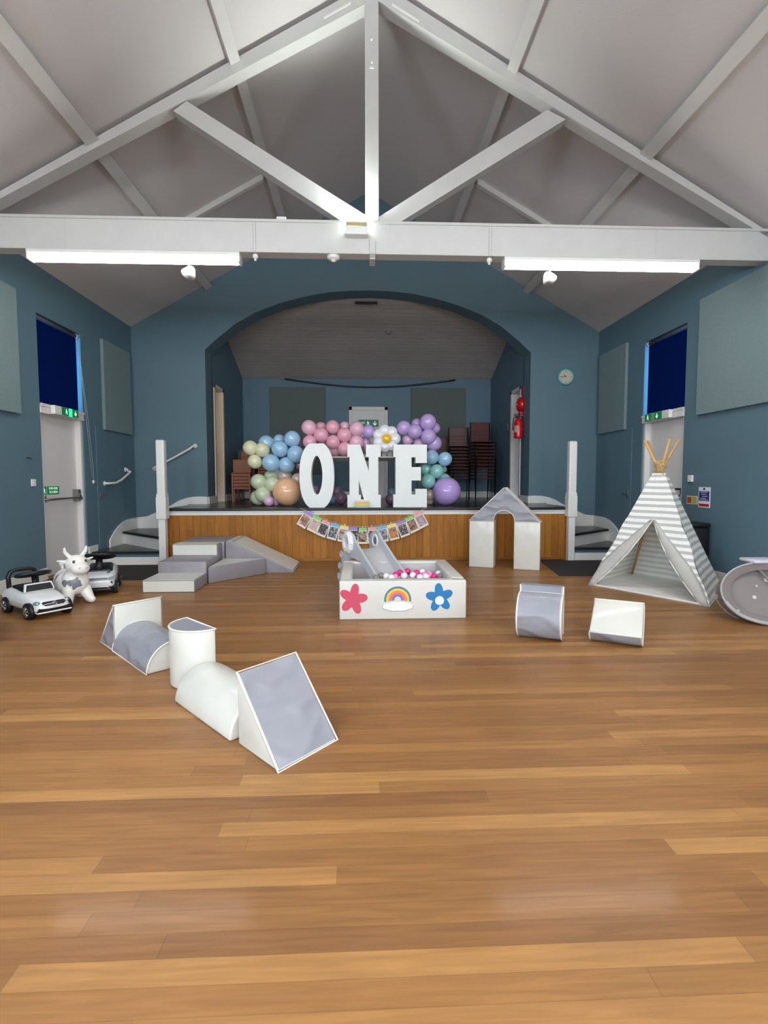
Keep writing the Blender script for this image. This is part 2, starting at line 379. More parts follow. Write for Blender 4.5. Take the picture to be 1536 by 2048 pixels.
# second truss over the viewer's head carries the other pair of strip lights
t2 = thing('roof_truss', 'white king post roof truss over the viewer, outside the picture', 'roof truss')
for ch in list(t.children):
    c = ch.copy(); COL.objects.link(c); c.parent = t2
t2.location = (0, -3.95, 0)
rebase_done = True
# purlins along both slopes, in lengths between the trusses
def purlin(name, xa, xb, y0, y1, label, d=.085):
    bm = B(); 
    zt = lambda x: roof(x)-.0005
    k = d/math.cos(math.atan(SL)); s = 1 if xa < XM else -1
    dx = d*math.sin(math.atan(SL)); 
    pts = [(xa, y0, zt(xa)), (xb, y0, zt(xb)), (xb+s*dx, y0, zt(xb)-d*math.cos(math.atan(SL))), (xa+s*dx, y0, zt(xa)-d*math.cos(math.atan(SL)))]
    poly(bm, pts, (0, y1-y0, 0)); o = obj(name, bm, BEAM); return tag(o, label, 'roof timber')
lowL, lowR, upL, upR = (-2.66, -2.55), (2.96, 2.85), (-1.28, -1.19), (1.58, 1.49)
purlin('purlin', *lowL, YB, YP+.05, 'lower white purlin along the left roof slope')
purlin('purlin', *lowR, YB, YP+.05, 'lower white purlin along the right roof slope')
purlin('purlin', *upL, YB, YP+.05, 'upper white purlin along the left roof slope')
purlin('purlin', *upR, YB, YP+.05, 'upper white purlin along the right roof slope')
def short_rafter(x0, x1, y, label):
    bm = B(); s = 1
    poly(bm, [(x0, y, roof(x0)-.0005), (x1, y, roof(x1)-.0005), (x1, y, roof(x1)-.075), (x0, y, roof(x0)-.075)], (0, .07, 0))
    tag(obj('short_rafter', bm, BEAM), label, 'roof timber')
short_rafter(-2.545, -1.285, 7.35, 'short white rafter between the purlins on the left slope, beyond the truss')
short_rafter(1.585, 2.845, 7.35, 'short white rafter between the purlins on the right slope, beyond the truss')

# ================================================================= SIDE DOORS WITH WINDOW OVER
SKYG = mat('daylit_frosted_glass', (120, 190, 235), .3, emit=(90, 190, 255), estr=2.6)
BLIND = mat('navy_blind_fabric', (0, 24, 84), .9, noise=.06, nscale=20, spec=.05)
GREEN = mat('exit_green', (0, 92, 56), .4, emit=(0, 110, 60), estr=.25)
GREENL = mat('lit_green', (40, 200, 110), .3, emit=(30, 220, 110), estr=1.5)
SIGNW = mat('sign_white', (232, 240, 234), .5, emit=(220, 255, 230), estr=.25)
def run_man(bm, M):
    """running figure in a doorway, drawn in a unit square"""
    P = lambda pts: poly(bm, [M @ Vector((x, y, 0)) for x, y in pts], (M.to_3x3() @ Vector((0, 0, .004))))
    sph(bm, M @ Vector((.42, .82, .0)), .075*M.col[1].length, (1, 1, 1), 8)
    P([(.36, .72), (.50, .68), (.54, .46), (.42, .44)]); P([(.50, .68), (.70, .58), (.67, .53), (.49, .60)])
    P([(.37, .70), (.22, .58), (.26, .52), (.40, .62)]); P([(.44, .46), (.54, .46), (.66, .30), (.58, .26)])
    P([(.58, .30), (.66, .30), (.62, .08), (.54, .08)]); P([(.42, .46), (.48, .44), (.34, .26), (.14, .24), (.14, .30), (.30, .33)])
def arrow_down(bm, M):
    P = lambda pts: poly(bm, [M @ Vector((x, y, 0)) for x, y in pts], (M.to_3x3() @ Vector((0, 0, .004))))
    P([(.44, .88), (.56, .88), (.56, .3), (.44, .3)]); P([(.5, .08), (.5, .26), (.22, .56), (.16, .46)]); P([(.5, .08), (.84, .46), (.78, .56), (.5, .26)])
def exit_door(n, x, s, y0, y1, label, winlabel, blabel, slabel):
    """s = +1 when the room lies on the +X side of the wall"""
    X = lambda d: x-s*d                                    # d metres behind the wall face
    bx = lambda bm, d0, d1, ya, yb, za, zb, bev=.003: box(bm, min(X(d0), X(d1)), max(X(d0), X(d1)), ya, yb, za, zb, bev, 1)
    t = thing('door_%d' % n, label, 'door', kind='structure')
    bm = B(); bx(bm, .095, .14, y0+.05, y1-.05, .005, 2.05); obj('leaf', bm, DOORW, t)
    bm = B(); bx(bm, .02, .16, y0, y0+.05, 0, 2.06); bx(bm, .02, .16, y1-.05, y1, 0, 2.06); bx(bm, -.012, .16, y0-.002, y1+.002, 2.05, 2.165)
    bx(bm, -.022, .0, y0-.002, y1+.002, 2.13, 2.168); obj('door_frame', bm, DOORW, t)
    bm = B(); cyl(bm, (X(.03), y0+.08, .985), (X(.03), y1-.14, .985), .014, n=12); obj('push_bar', bm, STEEL, t, True)
    bm = B(); bx(bm, .02, .10, y1-.17, y1-.09, .94, 1.10, .008); bx(bm, .03, .10, y0+.07, y0+.12, .95, 1.03, .006)
    poly(bm, [(X(.015), y1-.15, .99), (X(.015), y1-.06, .955), (X(.015), y1-.06, .985), (X(.015), y1-.13, 1.05)], (-s*.04, 0, 0))
    obj('latch_case', bm, STEEL, t)
    wt = thing('window_%d' % n, winlabel, 'window', kind='structure')
    bm = B(); bx(bm, .15, .17, y0+.04, y1-.02, 2.20, 3.20); obj('pane', bm, SKYG, wt)
    bm = B(); bx(bm, .12, .19, y0, y0+.05, 2.16, 3.24); bx(bm, .12, .19, y1-.02, y1, 2.16, 3.24); bx(bm, .12, .19, y0, y1, 3.20, 3.24); bx(bm, .12, .19, y0, y1, 2.16, 2.20)
    obj('window_frame', bm, DOORW, wt)
    bl = thing('roller_blind', blabel, 'blind')
    bm = B(); bx(bm, .036, .039, y0+.004, y1-.050, 2.17, 3.205, 0); obj('blind_fabric', bm, BLIND, bl)
    bm = B(); cyl(bm, (X(.045), y0+.003, 3.205), (X(.045), y1-.06, 3.205), .031); obj('roller_tube', bm, mat('blind_tube', (60, 72, 90) if s > 0 else (176, 190, 210), .5), bl, True)
    bm = B(); cyl(bm, (X(.045), y1-.06, 3.205), (X(.045), y1-.03, 3.205), .034); obj('chain_wheel', bm, WHITE, bl, True)
    bm = B(); bx(bm, .030, .045, y0+.004, y1-.050, 2.168, 2.185, .003); obj('bottom_bar', bm, BLIND, bl)
    if s > 0:
        bm = B(); pts = [(X(.03), y1-.055, 3.15), (X(.0), y1-.02, 2.8), (X(-.02), y1+.06, 2.0), (X(-.02), y1+.15, 1.28), (X(-.02), y1+.19, 1.22), (X(-.02), y1+.20, 1.30), (X(-.02), y1+.09, 2.1), (X(0), y1, 2.8), (X(.03), y1-.035, 3.15)]
        sweep(bm, pts, .0035, 5); obj('pull_chain', bm, mat('chain_pale', (150, 176, 190), .5), bl, True)
        bm = B(); sph(bm, (X(-.02), y1+.18, 1.20), .020, (1, 1, 1.3), 12); obj('chain_weight', bm, WHITE, bl, True)
    # illuminated exit sign on the door head
    e = thing('exit_sign', slabel, 'exit sign')
    ya, yb = y0+.18, y1-.27
    if s < 0: ya, yb = y0+.22, y1-.20
    bm = B(); bx(bm, -.075, -.022, ya, yb, 2.055, 2.165, .006); obj('housing', bm, WHITE, e)
    # the green face: far two thirds on both sides
    g0, g1 = ya+(yb-ya)*.28, yb-.005
    for k, (u0, u1, mm) in enumerate(((0, .40, GREEN), (.40, .60, GREENL if s > 0 else mat('pale_green_gap', (120, 170, 140), .4)), (.60, 1, GREEN))):
        bm = B(); bx(bm, -.081, -.075, g0+(g1-g0)*u0, g0+(g1-g0)*u1, 2.06, 2.16, 0); obj('sign_face', bm, mm, e)
    # pictures: image X runs along the wall; seen from the room
    hgt = .084
    def frame(yc):
        ux = Vector((0, s*hgt, 0)) if s > 0 else Vector((0, -hgt, 0))
        M = Matrix(((0, 0, s, X(-.082)), (ux.y, 0, 0, yc-ux.y/2), (0, hgt, 0, 2.068), (0, 0, 0, 1)))
        return M
    L = g1-g0
    ym, yr = (g0+L*.26, g0+L*.80) if s > 0 else (g1-L*.20, g0+L*.26)
    bm = B(); run_man(bm, frame(ym)); bx(bm, -.0815, -.081, ym-.01, ym+.045, 2.066, 2.152, 0) if False else None; obj('running_figure', bm, SIGNW, e)
    bm = B(); arrow_down(bm, frame(yr)); obj('arrow', bm, SIGNW, e)
    for q in (wt, bl, e, t): rebase(q, (x, (y0+y1)/2, {'window': 2.16, 'roller': 2.17, 'exit_s': 2.05}.get(q.name[:6], 0)))
    return t
exit_door(1, XL, 1, DL0, DL1, 'white fire exit door with a push bar in the left wall', 'high window over the left exit door, mostly behind its blind',
          'navy roller blind pulled down over the window above the left exit door', 'green and white exit sign over the left fire door')
exit_door(2, XR, -1, DR0, DR1, 'white exit door in the right wall, behind the play tent', 'high window over the right exit door, mostly behind its blind',
          'navy roller blind pulled down over the window above the right exit door', 'green and white exit sign over the right door')
# sign on the left door
t = thing('door_sign', 'small dark green push bar to open sign on the left exit door', 'sign')
dx = XL-.094
bm = B(); box(bm, dx, dx+.004, 6.79, 6.88, 1.045, 1.150); obj('pictogram_plate', bm, GREEN, t)
bm = B(); box(bm, dx, dx+.004, 6.90, 7.16, 1.045, 1.150); obj('text_plate', bm, GREEN, t)
Mx = lambda y, z: Matrix(((0, 0, 1, dx+.0045), (1, 0, 0, y), (0, 1, 0, z), (0, 0, 0, 1)))
text_mesh('PUSH BAR', .044, SIGNW, 'lettering', t, Mx(7.03, 1.122)); text_mesh('TO OPEN', .044, SIGNW, 'lettering', t, Mx(7.03, 1.074))
bm = B(); run_man(bm, Matrix(((0, 0, 1, dx+.004), (.085, 0, 0, 6.792), (0, .09, 0, 1.053), (0, 0, 0, 1)))); obj('running_figure', bm, SIGNW, t)
rebase(t)
# black lever plate on the right door
t = thing('door_lock', 'black lock case on the right exit door, just right of the play tent', 'door lock')
bm = B(); box(bm, XR+.06, XR+.10, 6.83, 6.90, 1.0, 1.11, .006, 1); box(bm, XR+.05, XR+.07, 6.84, 7.0, 1.085, 1.11, .004, 1); obj('lock_case', bm, BLACK, t); rebase(t)

# ================================================================= WALL FITTINGS
def felt(name, x, s, y0, y1, z0, z1, label):
    bm = B(); box(bm, min(x+s*.002, x+s*.05), max(x+s*.002, x+s*.05), y0, y1, z0, z1, .006, 2); return tag(obj('acoustic_panel', bm, PANELG), label, 'wall panel', None)
felt('', XL, 1, 8.21, 9.15, 1.98, 3.33, 'narrow grey felt acoustic panel between the left exit door and the stage')
felt('', XL, 1, 4.6, 6.23, 1.98, 3.37, 'large grey felt acoustic panel at the left edge of the picture')
felt('', XR, -1, 8.25, 9.18, 2.01, 3.36, 'narrow grey felt acoustic panel between the right exit door and the stage')
felt('', XR, -1, 3.9, 6.45, 2.02, 3.42, 'large grey felt acoustic panel at the right edge of the picture')
for x, s, y, z, lb in ((XL, 1, 6.46, 1.20, 'white light switch left of the left exit door'), (XR, -1, 6.56, 1.24, 'white switch box on the right wall above the safety notices')):
    t = thing('light_switch', lb, 'switch'); d = .03 if s < 0 else .014
    bm = B(); box(bm, min(x, x+s*d), max(x, x+s*d), y-.043, y+.043, z-.043, z+.043, .006, 2); obj('plate', bm, WHITE, t)
    bm = B(); box(bm, min(x+s*d, x+s*(d+.005)), max(x+s*d, x+s*(d+.005)), y-.014, y+.014, z-.02, z+.02, .002, 1); obj('rocker', bm, DOORW, t); rebase(t)
# hook and mark on the left wall
bm = B(); cyl(bm, (XL, 6.36, 1.49), (XL+.03, 6.36, 1.49), .006); cyl(bm, (XL+.03, 6.36, 1.49), (XL+.03, 6.40, 1.485), .007)
tag(obj('wall_hook', bm, mat('hook_grey', (60, 70, 76), .4, metal=.6)), 'small dark hook on the left wall above the light switch', 'hook')
# notices on the right wall
RED = mat('notice_red', (180, 20, 50), .5); NAVY = mat('notice_blue', (30, 34, 120), .5); PAPER = mat('paper_white', (226, 230, 230), .6)
t = thing('safety_notice', 'upright white notice with a blue block and red strip on the right wall', 'notice')
bx = lambda bm, y0, y1, z0, z1, d0, d1: box(bm, XR-d1, XR-d0, y0, y1, z0, z1)
bm = B(); bx(bm, 6.185, 6.405, .885, 1.135, 0, .004); obj('paper', bm, PAPER, t)
bm = B(); bx(bm, 6.20, 6.39, .965, 1.085, .004, .006); obj('blue_block', bm, NAVY, t)
bm = B(); bx(bm, 6.20, 6.39, .898, .932, .004, .006); obj('red_strip', bm, RED, t)
bm = B()
for z, a, b in ((1.07, .03, .16), (1.045, .05, .15), (1.02, .03, .13), (.995, .06, .16), (.975, .02, .17)): bx(bm, 6.20+a, 6.20+b, z, z+.006, .006, .007)
obj('text_lines', bm, PAPER, t); bm = B(); bx(bm, 6.28, 6.315, 1.10, 1.125, .004, .006); obj('symbol', bm, NAVY, t); rebase(t)
t = thing('safety_notice', 'small square orange and green notice left of the blue one on the right wall', 'notice')
bm = B(); bx(bm, 6.425, 6.64, .915, 1.02, 0, .004); obj('paper', bm, mat('paper_cream', (214, 210, 170), .6), t)
bm = B(); bx(bm, 6.54, 6.628, .926, 1.01, .004, .006); obj('orange_block', bm, mat('notice_orange', (190, 110, 50), .5), t)
bm = B(); bx(bm, 6.436, 6.53, .926, 1.01, .004, .006); obj('green_block', bm, mat('notice_olive', (176, 170, 110), .5), t)
bm = B(); bx(bm, 6.555, 6.572, .935, 1.0, .006, .007); bx(bm, 6.595, 6.612, .935, 1.0, .006, .007); obj('figure', bm, mat('notice_brown', (110, 50, 20), .5), t); rebase(t)
# clock
t = thing('wall_clock', 'round teal rimmed clock on the gable wall right of the arch', 'clock', (3.6, YP, 3.024))
R90 = Matrix.Rotation(PI/2, 4, 'X')
bm = B(); lathe(bm, [(.145, 0), (.15, .02), (.142, .04), (.125, .045), (.118, .03), (.118, .0)], R90, 40); obj('rim', bm, mat('teal_plastic', (70, 165, 165), .25, coat=.4), t, True)
bm = B(); lathe(bm, [(.122, .018), (.122, .034)], R90, 40); obj('dial', bm, mat('clock_dial', (196, 190, 176), .5), t)
bm = B()
for k in range(12):
    a = k*PI/6; ln = .018 if k % 3 else .03
    p = lambda r: (math.sin(a)*r, -.036, math.cos(a)*r)
    cyl(bm, p(.108-ln), p(.108), .0035 if k % 3 else .005, n=6)
obj('hour_marks', bm, mat('mark_grey', (96, 104, 92), .5), t)
bm = B(); cyl(bm, (0, -.035, 0), (-.09, -.035, -.004), .004, n=6); obj('minute_hand', bm, BLACK, t)
bm = B(); cyl(bm, (0, -.037, 0), (-.04, -.037, .038), .005, n=6); sph(bm, (0, -.036, 0), .009, n=8); obj('hour_hand', bm, BLACK, t)

# ================================================================= STAGE
bm = B(); box(bm, -2.93, 3.22, FY-.02, YP, STG-.035, STG); box(bm, SX0-.02, SX1+.02, YP, BY+.02, STG-.035, STG); struct('floor_stage', bm, STAGEW, 'dark wooden stage floor')
bm = B(); box(bm, -2.92, 3.21, FY, FY+.03, .0, STG-.095); struct('trim_1', bm, FASCIA, 'orange pine matchboard front of the stage')
bm = B(); box(bm, -2.92, 3.21, FY-.012, FY+.02, STG-.062, STG-.034, .003, 1); box(bm, -2.92, 3.21, FY-.008, FY+.02, STG-.10, STG-.075, .003, 1)
box(bm, -2.92, 3.21, FY, FY+.02, STG-.078, STG-.060); struct('trim_2', bm, WHITE, 'white moulding under the edge of the stage')
bm = B(); box(bm, -2.92, 3.21, FY-.02, FY, 0, .045, .006, 2); struct('trim_3', bm, mat('pine_skirt', (150, 96, 30), .4), 'wooden bead along the foot of the stage')
bm = B(); box(bm, -2.93, 3.22, FY-.045, FY-.015, STG-.032, STG+.004, .01, 2); struct('trim_4', bm, mat('stage_nosing', (30, 24, 20), .35), 'black nosing along the stage edge')
STW = mat('stage_wall_paint', (92, 121, 138), .6, noise=.05, nscale=1.5)
bm = B()
LD0, LD1, RD0, RD1 = 9.86, 10.42, 9.90, 10.46
for (x0, x1, a, b) in ((SX0-.3, SX0, LD0, LD1), (SX1, SX1+.3, RD0, RD1)):
    box(bm, x0, x1, YP+.38, a, 0, 4.8); box(bm, x0, x1, b, BY+.3, 0, 4.8); box(bm, x0, x1, a, b, STG+2.1, 4.8)
struct('wall_stage_sides', bm, STW, 'dark blue side walls of the stage')
bm = B(); box(bm, SX0-.3, SX1+.3, BY, BY+.3, 0, 4.8); struct('wall_stage_rear', bm, STW, 'dark blue rear wall of the stage')
bm = B(); cz = lambda y: 3.49+.40*(BY-y)
poly(bm, [(SX0-.3, YP+.3, cz(YP+.3)), (SX0-.3, BY+.3, cz(BY+.3)), (SX0-.3, BY+.3, cz(BY+.3)+.1), (SX0-.3, YP+.3, cz(YP+.3)+.1)], (SX1-SX0+.6, 0, 0))
struct('ceiling_stage', bm, BOARDC, 'white boarded ceiling sloping down over the stage')
bm = B(); box(bm, SX0-1.3, SX0-.31, 9.5, 10.9, STG-.05, STG); box(bm, SX0-1.35, SX0-1.3, 9.5, 10.9, 0, 3.2); box(bm, SX1+.31, SX1+1.3, 9.5, 10.9, STG-.05, STG); box(bm, SX1+1.3, SX1+1.35, 9.5, 10.9, 0, 3.2)
struct('wall_wings', bm, STW, 'wall of the wings glimpsed through the stage side doors')
def stage_door(n, x, s, y0, y1, m, label):
    t = thing('door_%d' % n, label, 'door', kind='structure'); bm = B(); f = lambda a, b, *r: box(bm, min(a, b), max(a, b), *r, .003, 1)
    h = STG+2.1
    f(x+s*.015, x-s*.30, y0-.06, y0+.02, STG, h+.06); f(x+s*.015, x-s*.30, y1-.02, y1+.06, STG, h+.06); f(x+s*.015, x-s*.30, y0-.06, y1+.06, h-.01, h+.06)
    obj('door_frame', bm, m, t)
    bm = B(); box(bm, min(x-s*.26, x-s*.30), max(x-s*.26, x-s*.30), y0+.02, y1-.02, STG+.005, h-.01, .003, 1); obj('leaf', bm, m, t)
    rebase(t); return t
stage_door(5, SX0, 1, LD0, LD1, mat('cream_door_paint', (236, 216, 190), .45), 'cream painted doorway in the left side of the stage')
stage_door(6, SX1, -1, RD0, RD1, DOORW, 'white doorway in the right side of the stage')
# rear door, its sign, panels and cable
t = thing('door_7', 'white panelled door in the rear wall of the stage', 'door', kind='structure')
bm = B(); y = BY
box(bm, -.275, -.20, y-.03, y, STG, 2.87, .006, 1); box(bm, .535, .61, y-.03, y, STG, 2.87, .006, 1); box(bm, -.275, .61, y-.03, y, 2.79, 2.87, .006, 1); obj('door_frame', bm, DOORW, t)
bm = B(); box(bm, -.20, .535, y-.012, y, STG, 2.79); obj('leaf', bm, DOORW, t)
bm = B(); cyl(bm, (.47, y-.06, 1.80), (.47, y, 1.80), .012); cyl(bm, (.47, y-.055, 1.80), (.36, y-.055, 1.80), .01); box(bm, .45, .49, y-.02, y-.01, 1.72, 1.88); obj('door_handle', bm, BLACK, t); rebase(t)
t = thing('exit_sign', 'green exit sign with a down arrow on the stage rear door', 'exit sign')
bm = B(); box(bm, -.055, .395, y-.05, y-.013, 2.42, 2.575, .004, 1); obj('sign_face', bm, mat('deep_green', (4, 74, 54), .4, emit=(0, 90, 60), estr=.12), t)
MM = lambda x, z, k: Matrix(((k, 0, 0, x), (0, 0, -1, y-.051), (0, k, 0, z), (0, 0, 0, 1)))
bm = B(); arrow_down(bm, MM(.25, 2.43, .13)); run_man(bm, MM(.10, 2.43, .13)); text = None; obj('pictograms', bm, SIGNW, t)
text_mesh('EXIT', .06, SIGNW, 'lettering', t, Matrix(((1, 0, 0, .03), (0, 0, -1, y-.0515), (0, 1, 0, 2.50), (0, 0, 0, 1)))); rebase(t)
for (x0, x1, lb) in ((-2.05, -.81, 'dark grey acoustic panel on the stage rear wall, left of the door'), (1.14, 2.39, 'dark grey acoustic panel on the stage rear wall, right of the door')):
    bm = B(); box(bm, x0, x1, y-.05, y-.002, 1.35, 3.30, .005, 1); tag(obj('acoustic_panel', bm, PANELD), lb, 'wall panel')
bm = B(); pts = [(-1.70+3.84*i/24, y-.10-.25*math.sin(PI*i/24)*0, 3.47-.17*math.sin(PI*i/24)) for i in range(25)]
sweep(bm, pts, .016, 6); tag(obj('hanging_cable', bm, BLACK, smooth=True), 'black cable sagging across the stage rear wall', 'cable')
bm = B(); lathe(bm, [(.06, 0), (.055, -.03), (.03, -.045)], Matrix.Translation((.55, 10.6, cz(10.6))), 20); tag(obj('smoke_detector', bm, mat('detector_grey', (150, 148, 146), .5), smooth=True), 'small smoke detector on the stage ceiling', 'smoke detector')
bm = B(); box(bm, -.10, .30, YP+.36, YP+.40, 4.36, 4.40, .004, 1); tag(obj('curtain_track', bm, BLACK), 'short dark track under the crown of the arch', 'track')
def sk(nm, *a): bm = B(); box(bm, *a, .004, 1); struct(nm, bm, WHITE, 'white skirting board on the stage')
sk('baseboard_rear_left', SX0, -.275, BY-.02, BY, STG, STG+.14); sk('baseboard_rear_right', .61, SX1, BY-.02, BY, STG, STG+.14)
sk('baseboard_stage_left', SX0, SX0+.02, YP, LD0-.07, STG, STG+.13); sk('baseboard_stage_right', SX1-.02, SX1, YP, RD0-.07, STG, STG+.13)
sk('baseboard_wing_left', SX0, SX0+.02, LD1+.07, BY-.02, STG, STG+.13); sk('baseboard_wing_right', SX1-.02, SX1, RD1+.07, BY-.02, STG, STG+.13)

# ================================================================= WINDER STAIRS, NEWELS, RAILS
def stairs(mirror, label, nlabel, yf):
    X = (lambda x: x) if not mirror else (lambda x: .30-x)          # mirror plane of the stage
    t = thing('stage_steps', label, 'steps')
    P = lambda bm, pts, z0, z1: poly(bm, [(X(x), y, z0) for x, y in pts], (0, 0, z1-z0))
    xw, xs, xp = -3.885, -2.935, -2.90
    ny = yf+.12
    bm = B(); P(bm, [(xw, yf), (xs, yf), (xs, yf+.03), (xw, yf+.03)], 0, .112); obj('riser', bm, WHITE, t)
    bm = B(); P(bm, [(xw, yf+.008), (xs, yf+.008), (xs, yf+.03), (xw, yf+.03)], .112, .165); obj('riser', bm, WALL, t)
    bm = B(); P(bm, [(xw, yf-.03), (xs, yf-.03), (xs, ny), (xw, 8.80)], .165, .192); obj('tread', bm, TREADW, t)
    bm = B(); P(bm, [(xw, yf-.036), (xs, yf-.036), (xs, yf+.01), (xw, yf+.01)], .163, .194); obj('nosing', bm, RUBBER, t)
    bm = B(); P(bm, [(xw, 8.76), (xs, ny-.02), (xs, ny+.01), (xw, 8.79)], .192, .362); obj('riser', bm, WHITE, t)
    bm = B(); P(bm, [(xw, 8.73), (xs, ny-.06), (xs, ny+.02), (-3.33, 9.30), (xw, 9.30)], .362, .39); obj('tread', bm, TREADW, t)
    bm = B(); P(bm, [(xw, 8.722), (xs, ny-.068), (xs, ny-.02), (xw, 8.77)], .360, .392); obj('nosing', bm, RUBBER, t)
    bm = B(); P(bm, [(xs, ny+.02), (-3.33, 9.30), (-3.30, 9.30), (xs+.02, ny+.05)], .39, .57); obj('riser', bm, WHITE, t)
    bm = B(); P(bm, [(xs, ny), (-3.36, 9.30), (xs, 9.30)], .57, .595); obj('tread', bm, TREADW, t)
    bm = B(); P(bm, [(xs, ny), (xs+.004, ny), (xs+.004, 9.30), (xs, 9.30)], .0, STG-.03); obj('riser', bm, WHITE, t)
    # wall strings with their swept top edges
    zs = [(8.27, .30), (8.36, .37), (8.47, .44), (8.60, .50), (8.74, .545), (8.88, .568), (9.0, .575), (9.30, .575)]
    bm = B(); poly(bm, [(X(xw), 8.27, .19)]+[(X(xw), a, b) for a, b in zs]+[(X(xw), 9.30, .19)], ((.03 if not mirror else -.03), 0, 0)); obj('wall_string', bm, WHITE, t)
    zs = [(-3.885, .575), (-3.70, .595), (-3.55, .66), (-3.42, .72), (-3.305, .775), (-3.15, .865), (-3.02, .91), (-2.92, .93), (-2.80, .935), (-2.66, .93)]
    bm = B(); poly(bm, [(X(-3.885), 9.285, .38)]+[(X(a), 9.285, b) for a, b in zs]+[(X(-2.66), 9.285, .802), (X(-3.0), 9.285, .802), (X(-3.0), 9.285, .38)], (0, .03, 0)); obj('wall_string', bm, WHITE, t)
    rebase(t)
    # newel post
    t = thing('newel_post', nlabel, 'post'); c = -2.872
    def post(bm, w, z0, z1, y0, bev=.004, x=c): box(bm, X(x)-w/2, X(x)+w/2, y0, y0+w, z0, z1, bev, 2)
    bm = B(); post(bm, .098, 0, .70, yf-.035); obj('lower_shaft', bm, WHITE, t)
    bm = B(); post(bm, .140, .665, .985, yf-.055, .006); post(bm, .130, .98, 1.03, yf-.05, .01); obj('sleeve', bm, WHITE, t)
    bm = B(); post(bm, .120, 1.0, 1.80, yf-.045, .022); obj('upper_shaft', bm, WHITE, t)
    rebase(t)
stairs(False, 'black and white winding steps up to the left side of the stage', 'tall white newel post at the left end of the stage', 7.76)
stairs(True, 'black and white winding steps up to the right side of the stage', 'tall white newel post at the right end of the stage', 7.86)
def rail(label, pts, ends, nrm):
    t = thing('handrail', label, 'handrail')
    bm = B(); sweep(bm, pts, .019, 12); obj('rail', bm, WHITE, t, True)
    for e in ends:
        bm = B(); cyl(bm, e, Vector(e)+Vector(nrm)*.02, .042, .036, 20); cyl(bm, e, Vector(e)+Vector(nrm)*.05, .020, n=12); obj('flange', bm, WHITE, t, True)
    rebase(t)
rail('white bent grab rail on the left wall above the stage steps', [(XL+.02, 8.19, 1.175), (XL+.06, 8.20, 1.175), (XL+.075, 8.24, 1.175), (XL+.075, 8.42, 1.18), (XL+.075, 8.60, 1.22), (XL+.075, 8.93, 1.345), (XL+.07, 8.965, 1.36), (XL+.05, 8.97, 1.365), (XL+.01, 8.95, 1.385)], [(XL, 8.19, 1.175), (XL, 8.93, 1.395)], (1, 0, 0))
rail('white straight handrail on the gable wall behind the left newel post', [(-3.56, YP-.02, 1.415), (-3.56, YP-.06, 1.42), (-3.53, YP-.075, 1.435), (-3.2, YP-.075, 1.605), (-2.93, YP-.075, 1.755), (-2.90, YP-.07, 1.785), (-2.87, YP-.03, 1.80)], [(-3.56, YP, 1.415), (-2.86, YP, 1.805)], (0, -1, 0))

# ================================================================= LIGHTS IN THE HALL
TUBE = mat('lit_diffuser', (255, 255, 255), .5, emit=(255, 251, 248), estr=TUBE_POWER)
TUBER = mat('lit_diffuser_rear', (255, 255, 255), .5, emit=(255, 251, 248), estr=REAR_TUBE_POWER)
def striplight(x0, x1, y, label, TUBE=TUBE):
    t = thing('strip_light', label, 'strip light', ((x0+x1)/2, y, 3.38))
    h = (x1-x0)/2
    bm = B(); box(bm, -h, h, -.062, .062, .060, .095, .004, 1); obj('batten', bm, WHITE, t)
    bm = B(); box(bm, -h+.02, h-.02, -.045, .045, .0, .060, .016, 3); obj('diffuser', bm, TUBE, t, True)
    bm = B(); box(bm, -h-.002, -h+.02, -.057, .057, -.002, .066, .005, 1); box(bm, h-.02, h+.002, -.057, .057, -.002, .066, .005, 1); obj('end_cap', bm, WHITE, t)
striplight(-3.24, -1.19, TY+.06, 'long lit strip light under the left half of the beam')
striplight(1.45, 3.47, TY+.06, 'long lit strip light under the right half of the beam')
striplight(-3.24, -1.19, TY-3.89, 'long strip light over the viewer on the left, outside the picture', TUBER)
striplight(1.45, 3.47, TY-3.89, 'long strip light over the viewer on the right, outside the picture', TUBER)
bm = B(); p0 = (-.78, TY+.06, 3.79); box(bm, p0[0]-.05, p0[0]+.05, p0[1]-.03, p0[1]+.03, 3.791, 3.835, .008, 2)
tag(obj('movement_sensor', bm, WHITE), 'small white sensor box sitting on top of the beam, left of centre', 'sensor')
# small twin uplight on the tie beam beside the king post
t = thing('uplight', 'white uplighter box on the beam left of the king post', 'lamp', (-.03, TY, 3.62))
bm = B(); box(bm, -.115, .105, -.10, -.0, 0, .075, .008, 2); obj('housing', bm, WHITE, t)
bm = B(); box(bm, -.108, .098, -.135, -.03, .085, .11, .012, 2); obj('lamp_trough', bm, mat('ivory_plastic', (190, 180, 140), .5), t)
bm = B(); box(bm, -.10, .09, -.03, .0, .112, .13); obj('lit_glass', bm, mat('uplight_glass', (255, 255, 255), .5, emit=(244, 255, 246), estr=60), t)
l = bpy.data.lights.new('uplight_beam', 'AREA'); l.shape = 'RECTANGLE'; l.size = .2; l.size_y = .06; l.energy = 22; l.color = (.93, 1, .96); l.spread = 2.6
o = bpy.data.objects.new('uplight_beam', l); o.location = (0, -.02, .15); o.rotation_euler = (PI-.25, 0, 0); COL.objects.link(o); o.parent = t
